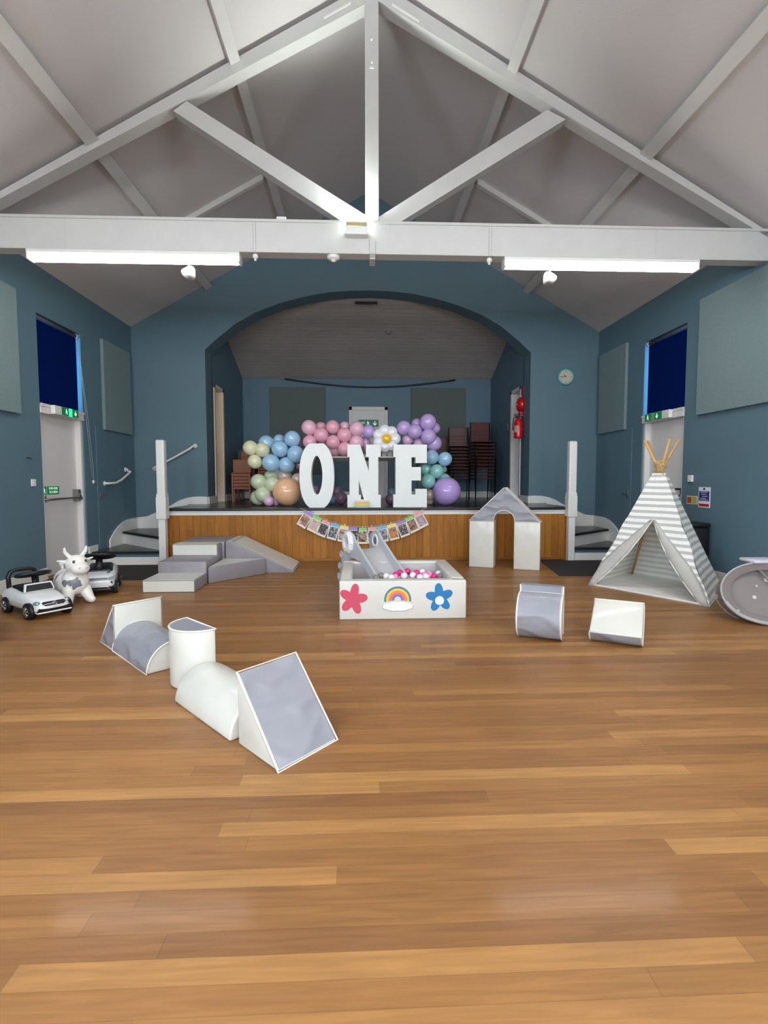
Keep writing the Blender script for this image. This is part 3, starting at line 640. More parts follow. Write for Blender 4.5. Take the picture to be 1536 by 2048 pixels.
def flood(x, label, lit):
    t = thing('spotlight', label, 'lamp', (x, TY+.30, 3.40))
    Mr = Matrix.Rotation(math.radians(155), 4, 'X') @ Matrix.Rotation(math.radians(-18 if lit else 14), 4, 'Y')
    bm = B(); lathe(bm, [(.020, -.05), (.045, -.02), (.072, .05), (.074, .06)], Mr, 24); obj('reflector', bm, WHITE, t, True)
    bm = B(); lathe(bm, [(.066, .050), (.066, .058)], Mr, 24)
    obj('lamp_glass', bm, mat('warm_bulb', (255, 240, 220), .3, emit=(255, 196, 156), estr=2.6) if lit else mat('clear_glass', (190, 198, 196), .08, metal=.5), t, True)
    bm = B(); cyl(bm, (0, -.15, .06), (0, -.10, .06), .03); cyl(bm, (0, -.12, .06), (0, -.02, .02), .010); obj('bracket', bm, WHITE, t, True)
flood(-1.76, 'small lit spotlight behind the beam under the left roof slope', True)
flood(2.00, 'small unlit spotlight behind the beam under the right roof slope', False)
bm = B(); lathe(bm, [(.065, 0), (.065, -.02), (.05, -.035), (.025, -.04), (.022, -.055), (.0215, -.056)], Matrix.Translation((-.27, TY+.07, 3.475)), 24)
tag(obj('smoke_detector', bm, WHITE, smooth=True), 'round white smoke detector under the beam left of the king post', 'smoke detector')
# ================================================================= SOFT PLAY BLOCKS
def V3(x, y, z=0): return Vector((x, y, z))
BG = 'loose foam blocks of the crawling row'
def wedge(name, label, A, u, n, L, W, H, panels, base):
    """right-angled wedge: vertical face at A, slope running down along u; n is the width direction"""
    A, u, n = Vector(A), Vector(u).normalized(), Vector(n).normalized()
    V, F = prism_vf([(0, 0), (L, 0), (0, H)], A, u, (0, 0, 1), (0, 0, 0), n*W)
    return rebase(soft(name, label, V, F, base, panels))
u0 = Vector((.665, -.747, 0)); n0 = Vector((.665, .747, 0)); n0 = Vector((.70, .714, 0))
# faces of a wedge prism: 0 near cap, 1 far cap, 2 bottom, 3 slope, 4 vertical
wedge('foam_wedge', 'large foam wedge with a grey sloping face, nearest block of the crawling row', (-.584, 2.446, 0), (.665, -.747, 0), (.655, .756, 0), .34, .365, .345, [([3], VG)], VW)
wedge('foam_wedge', 'grey ended foam wedge with an upright cream face, far end of the crawling row', (-1.79, 3.845, 0), (-.68, .73, 0), (.66, .75, 0), .31, .365, .335, [([0], VG), ([3], VG), ([1], VG)], VW)
def half_round(name, label, a, u, r, L, base, panels, n=20):
    """half cylinder lying flat side down; a = near corner of the axis line start"""
    a, u = Vector(a), Vector(u).normalized(); nn = Vector((-u.y, u.x, 0))
    prof = [(-r*math.cos(PI*i/n), r*math.sin(PI*i/n)) for i in range(n+1)]
    V, F = prism_vf(prof, a, nn, (0, 0, 1), (0, 0, 0), u*L)
    curve = list(range(2, 2+n))
    return rebase(soft(name, label, V, F, base, [(curve if p == 'curve' else [p], m) for p, m in panels]))
uu = Vector((.665, -.747, 0))
c0 = Vector((-.915, 3.06, 0)); half_round('foam_half_cylinder', 'cream half-cylinder foam block lying behind the grey faced wedge', c0+uu*.0, uu, .182, .635, VW, [])
c1 = Vector((-1.67, 3.975, 0)); half_round('foam_half_cylinder', 'grey half-cylinder foam block with cream ends, lying against the far wedge', c1, uu, .185, .66, VW, [('curve', VG)])
# upright D-shaped column
def d_column(label, c, ch, r, H, base, panels, n=20):
    c, ch = Vector(c), Vector(ch).normalized(); pp = Vector((ch.y, -ch.x, 0))      # bulge direction
    prof = [(math.cos(PI*i/n)*r, -math.sin(PI*i/n)*r*1.0) for i in range(n+1)]
    prof = [(x, -y) for x, y in prof]
    V, F = prism_vf(prof, c, ch, pp, (0, 0, 0), (0, 0, H))
    return rebase(soft('foam_column', label, V, F, base, [(p, m) for p, m in panels]))
d_column('upright cream foam column with a grey D-shaped top, in the middle of the crawling row', (-.995, 3.27, 0), (.69, -.72, 0), .185, .355, VW, [([1], VG)])
# rocker pair on the right
def rocker(label, c, a, prof, L, base, panels, nm):
    c, a = Vector(c), Vector(a).normalized(); q = Vector((a.y, -a.x, 0)); q = q if q.y < 0 else -q      # q faces the viewer
    V, F = prism_vf(prof, c, q, (0, 0, 1), (0, 0, 0), a*L)
    return rebase(soft(nm, label, V, F, base, panels))
n = 20; r = .175
prof = [(-.09, 0.02), (-.09, .40), (-.015, .40), (-.015, .348)]+[(.0+r*math.sin(PI*i/n)*1.05, .175+r*math.cos(PI*i/n)) for i in range(1, n)]+[(0, .0)]
rocker('grey rounded rocker block with cream ends and a raised ledge', (1.262, 4.12, 0), (.90, -.43, 0), prof, .325, VW, [(list(range(2+0, 2+len(prof)-2)), VG)], 'foam_rocker')
th = math.radians(28); r = .19
prof = []
for i in range(n+1):
    aa = -PI*i/n                                   # lower half disc from +x edge to -x edge
    x, z = r*math.cos(aa), r*math.sin(aa)
    prof.append((x*math.cos(th)+z*math.sin(th)*-1*-1, 0)) if False else prof.append((x*math.cos(-th)-z*math.sin(-th), x*math.sin(-th)+z*math.cos(-th)+r))
rocker('cream topped rocker block on a curved dark grey underside, nearest the tent', (1.79, 3.99, 0), (.86, -.50, 0), prof, .36, VW, [(list(range(2, 2+n)), VG)], 'foam_rocker')

# ---- climb and slide set at the stage front
GR = 'climbing blocks in front of the stage'
def blk(nm, label, pts, z0, z1, base, panels, bev=.012):
    V = [V3(x, y, z0) for x, y in pts]+[V3(x, y, z1) for x, y in pts]; k = len(pts)
    F = [list(range(k))[::-1], list(range(k, 2*k))]+[[i, (i+1) % k, k+(i+1) % k, k+i] for i in range(k)]
    return rebase(soft(nm, label, V, F, base, panels, bev=bev, piping=False))
VGD = mat('taupe_grey_vinyl', (142, 137, 142), .45, noise=.05, nscale=3, bump=.35, bscale=8, coat=.1)
# three-tier steps as one upholstered block
pr = [(5.83, 0), (5.83, .135), (6.28, .135), (6.28, .27), (6.77, .27), (6.77, .415), (6.99, .415), (6.99, 0)]
V, F = prism_vf([(y, z) for y, z in pr], (-2.395, 0, 0), (0, 1, 0), (0, 0, 1), (0, 0, 0), (.565, 0, 0))
# sides: 2.. : 2 riser1, 3 tread1, 4 riser2, 5 tread2, 6 riser3, 7 tread3, 8 back, 9 bottom
rebase(soft('foam_steps', 'three-tier foam steps in cream and grey at the left of the climbing set', V, F, VGD, [([2], VW), ([3], VW), ([6], VW), ([7], VW)], piping=False, bev=.010))
blk('foam_platform', 'grey topped square foam platform behind the foam steps', [(-2.37, 7.0), (-1.80, 7.0), (-1.80, 7.70), (-2.37, 7.70)], 0, .42, VGD, [])
blk('foam_corner_step', 'low triangular foam step with a cream top, tucked between foam steps and ramp', [(-1.815, 6.285), (-1.255, 6.93), (-1.80, 6.965)], 0, .20, VGD, [([1], VW)])
V, F = prism_vf([(0, 0), (.885, 0), (.885, .035), (.10, .42), (0, .42)], (-1.785, 6.98, 0), (1, 0, 0), (0, 0, 1), (0, 0, 0), (0, .71, 0))
rebase(soft('foam_ramp', 'foam ramp with grey sides and a long cream slope down to the right', V, F, VGD, [([4], VW), ([5], VW), ([3], VW)], piping=False, bev=.010))
# ---- archway: two legs and a roof
ax = Vector((.9225, -.386, 0)); an = Vector((.386, .9225, 0)); a0 = Vector((1.516, 7.36, 0))
def leg(d0, w, lab):
    V, F = prism_vf([(0, 0), (w, 0), (w, .65), (0, .65)], a0+ax*d0, ax, (0, 0, 1), (0, 0, 0), an*.20)
    rebase(soft('foam_pillar', lab, V, F, VW, [], bev=.008))
leg(0, .342, 'cream foam pillar carrying the left side of the grey arch roof')
leg(.615, .345, 'cream foam pillar carrying the right side of the grey arch roof')
hx, hr = .478, .142
prof = [(-.005, .652), (hx-hr, .652)]+[(hx-hr*math.cos(PI*i/12), .652+.15*math.sin(PI*i/12)**.8) for i in range(1, 12)]+[(hx+hr, .652), (.965, .652), (.49, 1.115), (.47, 1.115)]
V, F = prism_vf(prof, a0, ax, (0, 0, 1), (0, 0, 0), an*.20)
rebase(soft('foam_arch_roof', 'grey triangular foam roof with a rounded cut-out on top of the two pillars', V, F, VW, [([0], VG), ([1], VG), (list(range(3, 16)), VG)], bev=.006))
# sliver of another cream block at the left edge of the picture
blk('foam_block', 'cream foam block just entering the left edge of the picture', [(-3.20, 4.12), (-2.745, 4.05), (-3.03, 4.44), (-3.30, 4.42)], 0, .27, VW, [])

# ================================================================= BALL PIT AND SLIDE
PW = mat('white_vinyl_pit', (214, 212, 204), .4, noise=.03, nscale=3, bump=.3, bscale=5, coat=.2)
GI = mat('pit_lining', (198, 194, 192), .6, noise=.05, nscale=5, bump=.3, bscale=6)
t = thing('ball_pit', 'square cream foam ball pit with a rainbow badge on its front', 'ball pit')
px0, px1, py0, py1, ph = -.197, .930, 4.615, 5.82, .345
bm = B(); box(bm, px0, px1, py0, py0+.12, .0, ph, .012, 3); p = obj('front_wall', bm, PW, t, True); auto(p)
bm = B(); box(bm, px0, px1, py1-.12, py1, .0, ph, .012, 3); auto(obj('back_wall', bm, PW, t, True))
bm = B(); box(bm, px0, px0+.11, py0+.121, py1-.121, .0, ph, .022, 3); auto(obj('side_wall', bm, PW, t, True))
bm = B(); box(bm, px1-.12, px1, py0+.121, py1-.121, .0, ph+.004, .012, 3); auto(obj('side_wall', bm, PW, t, True))
bm = B(); box(bm, px0+.11, px1-.12, py0+.12, py1-.12, .0, .06, .01, 1); obj('base_mat', bm, GI, t)
bm = B(); box(bm, px0+.112, px1-.122, py1-.125, py1-.119, .06, ph-.02); box(bm, px1-.126, px1-.119, py0+.12, py1-.12, .06, ph-.02); obj('lining', bm, GI, t)
bm = B(); box(bm, px1-.155, px1-.118, py0+.03, py0+.20, ph-.012, ph+.006, .004, 1); obj('velcro_flap', bm, GI, t)
# flat printed shapes on the front (plain generic stand-ins)
def decal(name, pts, m, d, parent=None):
    bm = B(); poly(bm, [(x, py0-.0012*d-.0008, z) for x, z in pts], (0, .0012, 0)); return obj(name, bm, m, parent or t)
def star(cx, cz, r, rot=0, k=.52, n=5, ov=1.0):
    out = []
    for i in range(60):
        a = rot+2*PI*i/60; s = (.5+.5*math.cos(n*(a-rot)))**.7
        out.append((cx+math.sin(a)*r*(k+(1-k)*s), cz+math.cos(a)*r*ov*(k+(1-k)*s)))
    return out
decal('star_print', star(-.075, .185, .128, .2, .50, 5, 1.10), mat('print_pink', (204, 74, 100), .4), 1)
decal('star_print', star(.690, .19, .125, -.1, .52, 5, 1.05), mat('print_blue', (32, 118, 178), .4), 1)
decal('star_centre', star(.690, .165, .040, 0, 1.0), mat('print_pale', (226, 236, 240), .4), 2)
def ringpts(cx, cz, r0, r1, a0=0, a1=PI, n=24):
    return [(cx+math.cos(a0+(a1-a0)*i/n)*r1, cz+math.sin(a0+(a1-a0)*i/n)*r1) for i in range(n+1)]+[(cx+math.cos(a1-(a1-a0)*i/n)*r0, cz+math.sin(a1-(a1-a0)*i/n)*r0) for i in range(n+1)]
cx, cz = .318, .175
for i, (rr, cc) in enumerate(((.120, (70, 130, 140)), (.102, (232, 196, 90)), (.084, (226, 140, 70)), (.066, (226, 110, 110)), (.048, (96, 120, 200)))):
    decal('rainbow_band', ringpts(cx, cz, rr-.018, rr, -.15, PI+.15), mat('print_rainbow_%d' % i, cc, .4), 1)
def cloud(cx, cz, w, h, n=48):
    out = []
    for i in range(n):
        a = 2*PI*i/n; k = 1+.10*abs(math.sin(4*a)); out.append((cx+w*k*math.cos(a), cz+h*k*math.sin(a)))
    return out
decal('cloud_shadow', cloud(cx, cz-.062, .132, .042), mat('print_grey', (170, 172, 180), .4), 2); decal('cloud_print', cloud(cx, cz-.058, .126, .038), mat('print_white', (240, 240, 240), .4), 3)
rebase(t, ((px0+px1)/2, (py0+py1)/2, 0))
# balls
PINKS = mat('ball_magenta', (224, 40, 130), .28, coat=.4); PINKL = mat('ball_pink', (240, 150, 196), .28, coat=.4)
WHB = mat('ball_white', (244, 240, 244), .28, coat=.4); GRB = mat('ball_grey', (132, 132, 122), .3, coat=.4)
LB = {'ball_magenta': 'magenta plastic ball', 'ball_pink': 'pale pink plastic ball', 'ball_white': 'white plastic ball', 'ball_grey': 'dark grey plastic ball'}
protos = {}
def ball(x, y, z, m, lab):
    if m.name not in protos:
        bm = B(); sph(bm, (0, 0, 0), .035, n=20); o = obj('plastic_ball', bm, m, None, True); protos[m.name] = o
    else:
        o = protos[m.name].copy(); COL.objects.link(o)
    o.location = (x, y, z); tag(o, lab, 'ball', LB[m.name]+'s in the ball pit')
vis = [(792, 1150, 'm'), (808, 1152, 'w'), (815, 1143, 'm'), (826, 1151, 'w'), (833, 1146, 'm'), (838, 1153, 'm'), (845, 1145, 'w'), (840, 1155, 'w'), (852, 1154, 'w'), (858, 1147, 'p'),
       (868, 1153, 'm'), (861, 1152, 'p'), (800, 1146, 'm'), (790, 1155, 'p'), (783, 1156, 'w'), (762, 1152, 'g'), (773, 1153, 'w'), (752, 1156, 'g'), (881, 1153, 'g'), (877, 1148, 'w'), (848, 1150, 'p')]
mm = {'m': PINKS, 'p': PINKL, 'w': WHB, 'g': GRB}
rnd = random.Random(3); pl = []
def zt(x, y): return .13+.125*math.exp(-((x-.45)/.42)**2-((y-5.30)/.40)**2)
def at(u, v, Y):
    """world point seen in direction (u, v) of the photograph at depth Y"""
    d = F_+R2*((u-768)/FPX)-U2*((v-1024)/FPX); k = Y/d.y
    return Vector((d.x*k, Y, EYE+d.z*k))
TOPN = {(808, 1152): 'in front of the leftmost magenta ones', (845, 1145): 'at the back of the heap', (783, 1156): 'by the foot of the slide', (792, 1150): 'nearest the slide', (815, 1143): 'highest on the heap', (868, 1153): 'at the right end of the heap', (762, 1152): 'at the foot of the chute', (752, 1156): 'beside the left slide panel', (881, 1153): 'towards the right wall', (858, 1147): 'behind the right end of the heap', (877, 1148): 'by the right wall', (800, 1146): 'left of the highest one', (773, 1153): 'on the end of the chute'}
tops_ = []
for u, v, k in vis:
    Yk = 5.12+(1156-v)*.028; p = at(u, v, Yk); tops_.append(p)
    wh = TOPN.get((u, v)); m = mm[k]
    ball(p.x, p.y, p.z, m, '%s %s in the ball pit' % (LB[m.name], wh) if wh else '%s on top of the heap in the ball pit' % LB[m.name])
for j in range(12):
    for i in range(9):
        x = px0+.155+.036*(j % 2)+i*.0715+.17; y = py0+.165+j*.0635
        if x > px1-.165 or y > py1-.165: continue
        if x < .33 and y > 4.93: continue                    # room for the slide's foot
        z = zt(x, y)-.035
        if any((Vector((x, y, z))-q).length < .068 for q in tops_): z -= .03
        if any((Vector((x, y, z))-q).length < .060 for q in tops_): continue
        m = rnd.choices([PINKS, PINKL, WHB, GRB], [4, 2, 4, 1.3])[0]
        side = ('in the front' if y < 4.95 else ('in the back' if y > 5.35 else 'in the middle row'))+(' left' if x < .35 else (' centre' if x < .6 else ' right'))+' area'
        ball(x, y, z, m, '%s %s of the ball pit' % (LB[m.name], side))
# slide straddling the pit's back left corner
SG = mat('slide_grey', (192, 194, 200), .4, bump=.05); SWt = mat('slide_white', (236, 236, 238), .35, bump=.05)
t = thing('toddler_slide', 'grey and white plastic toddler slide coming down into the ball pit', 'slide')
d = Vector((.40, -.915, 0)).normalized(); wv = Vector((-d.y, d.x, 0))*1.0         # wv points to the slide's left seen from behind
wv = Vector((.915, .40, 0)).normalized(); o0 = Vector((-.115, 5.88, 0)); SWD = .325
P3 = lambda s, z, k: o0+d*s+wv*k+Vector((0, 0, z))
sp = [(-.34, .0), (-.36, .06), (-.30, .13), (-.33, .20), (-.26, .27), (-.28, .34), (-.20, .41), (-.20, .50), (-.16, .585), (-.10, .64), (-.03, .655), (.05, .63), (.11, .575), (.40, .41), (.78, .215), (.93, .15), (.95, .09), (.90, .07), (.70, .12), (.30, .36), (.14, .37), (.02, .37), (-.05, .30), (-.14, .13), (-.18, .0)]
for k in (0, SWD):
    bm = B(); th = .028; a = [bm.verts.new(P3(s, z, k-th/2)) for s, z in sp]; b = [bm.verts.new(P3(s, z, k+th/2)) for s, z in sp]
    bm.faces.new(a); bm.faces.new(b[::-1])
    for i in range(len(sp)): bm.faces.new((a[i], b[i], b[(i+1) % len(sp)], a[(i+1) % len(sp)]))
    bmesh.ops.bevel(bm, geom=[e for e in bm.edges if len(e.link_faces) == 2 and e.calc_face_angle(0) > 1.2], offset=.006, segments=2, affect='EDGES')
    pnl = obj('side_panel', bm, SG, t, False)
    for sgn in (-1, 1):
        Mr = Matrix.Translation(P3(-.03, .535, k+sgn*(th/2))) @ (wv*sgn).to_track_quat('Z', 'Y').to_matrix().to_4x4()
        bm = B()
        if k == 0 and sgn < 0: lathe(bm, [(.055, 0), (.055, .03), (.072, .045), (.105, .045), (.13, .02), (.13, 0)], Mr, 10)
        else: lathe(bm, [(.045, 0), (.045, .008), (.070, .012), (.078, .008), (.078, 0)], Mr, 28)
        obj('porthole_ring', bm, SWt, pnl, True if sgn > 0 or k else False)
        bm = B(); lathe(bm, [(.05, .0), (.05, .004)], Mr, 28); obj('porthole', bm, mat('slide_shadow_grey', (112, 114, 126), .5), pnl, True)
    for s_, z_ in ((-.325, .10), (-.30, .23), (-.25, .37)):
        bm = B(); Mr = Matrix.Translation(P3(s_, z_, k-.016)) @ (-wv).to_track_quat('Z', 'Y').to_matrix().to_4x4()
        lathe(bm, [(.020, 0), (.024, .012), (.040, .014), (.044, 0)], Mr, 20); obj('lobe_ring', bm, SG if k == 0 else SWt, pnl, True)
bm = B(); rows = []
for s, z in [(-.10, .43), (0, .455), (.08, .45), (.16, .415), (.30, .33), (.45, .24), (.60, .17), (.72, .14), (.86, .13)]:
    rows.append([bm.verts.new(P3(s, z+.03*abs(2*i/6-1)**3, .015+(SWD-.03)*i/6)) for i in range(7)])
for a, b in zip(rows, rows[1:]):
    for i in range(6): bm.faces.new((a[i], a[i+1], b[i+1], b[i]))
bmesh.ops.solidify(bm, geom=bm.faces[:]+bm.edges[:]+bm.verts[:], thickness=.02); auto(obj('chute', bm, SWt, t, True))
for k_, (s, z) in enumerate(((-.28, .12), (-.23, .245))):
    bm = B(); vs = [P3(s-.05, z, .01), P3(s+.06, z, .01), P3(s+.06, z, SWD-.01), P3(s-.05, z, SWD-.01)]
    poly(bm, vs, (0, 0, .022)); obj('ladder_step', bm, SWt, t)
rebase(t, (o0.x, o0.y, 0))

# ================================================================= TEEPEE
STR = stripe_mat('striped_canvas', (244, 243, 238), (190, 192, 190), .0665, .46)
LIN = stripe_mat('canvas_lining', (240, 238, 230), (216, 214, 206), .0665, .46)
PLN = mat('plain_canvas', (238, 237, 232), .85, noise=.04, nscale=5, bump=.5, bscale=7)
POLE = mat('pine_pole', (206, 162, 104), .5, noise=.2, nscale=10)
t = thing('play_teepee', 'grey and white striped canvas play teepee on wooden poles', 'play tent')
FL, FR, BR, BL = Vector((2.66, 6.03, 0)), Vector((3.37, 4.915, 0)), Vector((4.06, 5.72, 0)), Vector((3.50, 6.72, 0))
AP = Vector((3.37, 5.85, 1.30)); APZ = 1.30
def tri(u, h, A, Bp, sag=0):
    """point on the face between feet A and Bp: u across, h up"""
    top = AP; b = A.lerp(Bp, u); w_ = .105
    tp = Vector((top.x, top.y, APZ))+(A.lerp(Bp, u)-(FL+FR+BR+BL)/4)*w_
    p = b.lerp(tp, h); c = ((FL+FR+BR+BL)/4); inw = (Vector((c.x, c.y, 0))-Vector((p.x, p.y, 0)))
    return p+inw.normalized()*sag*math.sin(PI*min(1, u))*math.sin(PI*h)
def panel(bm, A, Bp, us, hs, sag=.012, off=0, wr=.004):
    rnd = random.Random(int(A.x*1000)); rows = []
    for h in hs:
        row = []
        for u in us:
            p = tri(u, h, A, Bp, sag)
            p += Vector((math.sin(23*u+9*h), math.cos(19*u+14*h), 0))*wr*math.sin(PI*u)
            c = Vector((AP.x, AP.y, p.z))-p; c.z = 0
            row.append(bm.verts.new(p+c.normalized()*off))
        rows.append(row)
    for a, b in zip(rows, rows[1:]):
        for i in range(len(us)-1): bm.faces.new((a[i], a[i+1], b[i+1], b[i]))
    return rows
us = [i/14 for i in range(15)]; hs = [i/22 for i in range(23)]
for nm, A, Bp in (('canvas_panel', FR, BR), ('canvas_panel', BR, BL), ('canvas_panel', BL, FL)):
    bm = B(); panel(bm, A, Bp, us, hs); pnl = obj(nm, bm, STR, t, True)
    bm = B(); panel(bm, A, Bp, us, hs, .012, .010); obj('lining', bm, LIN, pnl, True)
# front: striped upper part down to the opening, then narrow side strips
h0 = .605
def op(h):       # opening edges at height h (u left, u right)
    f = 1-h/h0; f = max(0, f)
    return .5-.455*f**.82, .51+.43*f**.92
bm = B(); rows = []
H = [h0*i/14 for i in range(15)]
panel(bm, FL, FR, us, [h0+(1-h0)*i/10 for i in range(11)], .01)
for side in (0, 1):
    prev = None
    for h in H:
        l, r_ = op(h); a, b = (0, l) if side == 0 else (r_, 1)
        row = []
        for i in range(4):
            u = a+(b-a)*i/3; p = tri(u, h, FL, FR, .01); row.append(bm.verts.new(p+Vector((math.sin(31*u+20*h), -math.cos(17*h+5*u), 0))*.007))
        if prev:
            for i in range(3): bm.faces.new((prev[i], prev[i+1], row[i+1], row[i]))
        prev = row
fr = obj('front_canvas', bm, STR, t, True)
# turned-back door flaps (pale lining side out)
for side in (0, 1):
    bm = B(); prev = None; nv = (FR-FL).cross(Vector((0, 0, 1))).normalized(); nv = nv if nv.y < 0 else -nv
    for i, h in enumerate(H):
        l, r_ = op(h); e = l if side == 0 else r_; wd = .155*math.sin(PI*min(1, (h/h0)*.90+.06))+.03
        wo = -wd if side == 0 else wd; row = []
        for k in range(6):
            u = e+wo*k/5; p = tri(min(1.0, max(0, u)), h, FL, FR, .01)+nv*(.014+.016*math.sin(PI*k/5)+.006*math.sin(i*1.9+k))
            row.append(bm.verts.new(p))
        if prev:
            for k in range(5): bm.faces.new((prev[k], prev[k+1], row[k+1], row[k]))
        prev = row
    bmesh.ops.solidify(bm, geom=bm.faces[:]+bm.edges[:]+bm.verts[:], thickness=.003)
    obj('door_flap', bm, PLN, t, True)
    bm = B(); sweep(bm, [tri(op(h)[side], h, FL, FR, .01)+nv*.012 for h in H], .006, 6); obj('edge_binding', bm, PLN, t, True)
bm = B(); poly(bm, [FL, FR, BR, BL], (0, 0, .012)); obj('groundsheet', bm, PLN, t)
for k, (ft, tp) in enumerate(((FL, (3.475, 5.82, 1.655)), (FR, (3.275, 5.93, 1.665)), (BR, (3.215, 5.75, 1.675)), (BL, (3.345, 5.70, 1.655)))):
    f2 = ft.lerp(Vector((AP.x, AP.y, 0)), .11)+Vector((0, 0, .015)); cr = Vector((AP.x, AP.y, 1.33))+[Vector((.0, -.02, 0)), Vector((-.025, 0, 0)), Vector((0, .02, 0)), Vector((.02, .02, 0))][k]
    tp = f2+(cr-f2)*((1.675-.015)/(1.33-.015)); bm = B(); cyl(bm, f2, tp, .014, .014, 12); obj('pole', bm, POLE, t, True)
bm = B(); ROPE = mat('jute_rope', (214, 178, 110), .8, noise=.2, nscale=30)
pts = [(AP.x+.055*math.cos(a*.9)*(1+.15*math.sin(a*3.1)), AP.y+.055*math.sin(a*.9), 1.31+.007*a+.02*math.sin(a*1.3)) for a in [i*.35 for i in range(60)]]
sweep(bm, pts, .006, 6); sweep(bm, [(3.30, 5.79, 1.44), (3.34, 5.77, 1.36), (3.36, 5.76, 1.27)], .005, 6); obj('rope_lashing', bm, ROPE, t, True)
bm = B()
sweep(bm, [tri(i/10, 0, FL, FR)+Vector((0, 0, .012)) for i in range(11)], .008, 6); obj('hem', bm, PLN, t, True)
rebase(t, (3.40, 5.84, 0))

# ================================================================= POP-UP TUNNEL (right edge)
TN = mat('grey_star_nylon', (150, 142, 142), .6, noise=.1, nscale=6, bump=.4, bscale=6, sss=0); N, L, b = nodes(TN)
tc = N.new('ShaderNodeTexCoord'); vo = N.new('ShaderNodeTexVoronoi'); vo.inputs['Scale'].default_value = 9; L.new(tc.outputs['Object'], vo.inputs['Vector'])
f = mth(N, L, 'LESS_THAN', vo.outputs['Distance'], .16); mx = N.new('ShaderNodeMix'); mx.data_type = 'RGBA'; mx.inputs[6].default_value = lin((136, 127, 124)); mx.inputs[7].default_value = lin((206, 202, 200))
L.new(f, mx.inputs[0]); L.new(mx.outputs[2], b.inputs['Base Color'])
SIL = mat('silver_trim', (170, 168, 166), .45, noise=.1, nscale=30)
t = thing('play_tunnel', 'collapsed grey pop-up play tunnel with pale stars at the right edge of the picture', 'play tunnel')
ctr = Vector((3.48, 4.33, .268)); axs = Vector((-.30, -.90, .34)).normalized(); Q = axs.to_track_quat('Z', 'Y').to_matrix().to_4x4()
R0, R1 = .30, .275
# find a frame whose local Y lies in the vertical plane
zl = axs; xl = Vector((0, 0, 1)).cross(zl).normalized(); yl = zl.cross(xl); Q = Matrix(((xl.x, yl.x, zl.x, 0), (xl.y, yl.y, zl.y, 0), (xl.z, yl.z, zl.z, 0), (0, 0, 0, 1)))
el = lambda a, sx, sy, h: ctr+Q.to_3x3() @ Vector((math.cos(a)*sx, math.sin(a)*sy, h))
AN = [2*PI*i/48 for i in range(48)]
def hoop(nm, sx, sy, h, r, m): bm = B(); sweep(bm, [el(a, sx, sy, h) for a in AN], r, 8, True); obj(nm, bm, m, t, True)
hoop('front_hoop', .36, .262, 0, .009, SIL); hoop('rear_hoop', .343, .25, -.20, .008, SIL)
bm = B(); rr = []
for h, k in ((0, 1), (-.04, .96), (-.08, 1.0), (-.12, .955), (-.16, .99), (-.20, .955)): rr.append([bm.verts.new(el(a, .36*k, .262*k, h)) for a in AN])
for a_, b_ in zip(rr, rr[1:]):
    for i in range(48): bm.faces.new((a_[i], a_[(i+1) % 48], b_[(i+1) % 48], b_[i]))
obj('tunnel_wall', bm, TN, t, True)
bm = B(); rr = []
for k, h in ((1, -.005), (.80, -.03), (.78, -.035)): rr.append([bm.verts.new(el(a, .355*k, .257*k, h)) for a in AN])
for a_, b_ in zip(rr, rr[1:]):
    for i in range(48): bm.faces.new((a_[i], a_[(i+1) % 48], b_[(i+1) % 48], b_[i]))
obj('front_border', bm, TN, t, True)
bm = B(); vs = [bm.verts.new(el(a, .345, .25, -.10+.02*math.sin(3*a))) for a in AN]; c_ = bm.verts.new(el(0, .0, .0, -.12))
for i in range(48): bm.faces.new((vs[i], vs[(i+1) % 48], c_))
obj('folded_netting', bm, TN, t, True)
bm = B(); sweep(bm, [el(1.75, .33, .24, -.05), el(1.4, .2, .12, -.06), el(.4, .15, .02, -.06), el(-.35, .33, .22, -.05)], .012, 6); obj('fabric_fold', bm, TN, t, True)
bm = B(); sweep(bm, [el(a, .357, .262, .0+.005*math.sin(9*a)) for a in [PI*1.12+PI*.6*i/20 for i in range(21)]], .017, 8); obj('silver_edge', bm, SIL, t, True)
bm = B(); box(bm, 3.40, 3.66, 4.40, 4.60, .505, .535, .012, 2); obj('folded_flap', bm, mat('pale_lilac', (206, 206, 220), .6, bump=.3, bscale=10), t, True)
rebase(t)
# black bin behind the teepee
t = thing('waste_bin', 'black bin against the right wall behind the teepee', 'bin')
bm = B(); box(bm, 3.93, 4.165, 6.12, 6.42, 0, .66, .03, 3); auto(obj('bin_body', bm, BLACK, t, True)); bm = B(); box(bm, 3.92, 4.168, 6.11, 6.43, .655, .71, .025, 3); auto(obj('bin_lid', bm, BLACK, t, True)); rebase(t)
# door mats
for pts, lb in (([(-3.87, 6.62), (-2.60, 6.56), (-2.60, 7.70), (-3.87, 7.70)], 'charcoal mat at the foot of the left stage steps'), ([(2.62, 7.92), (2.48, 7.35), (2.62, 6.58), (4.12, 6.50), (4.12, 7.83), (3.28, 7.83), (3.28, 7.80), (3.16, 7.80), (3.1, 7.92)], 'charcoal mat at the foot of the right stage steps')):
    if pts[0][0] > 0: pts = [(2.70, 7.90), (2.52, 6.58), (4.12, 6.52), (4.12, 7.80), (3.07, 7.80), (3.05, 7.90)]
    bm = B(); poly(bm, [(x, y, .0005) for x, y in pts], (0, 0, .007)); tag(obj('door_mat', bm, MATM), lb, 'mat')
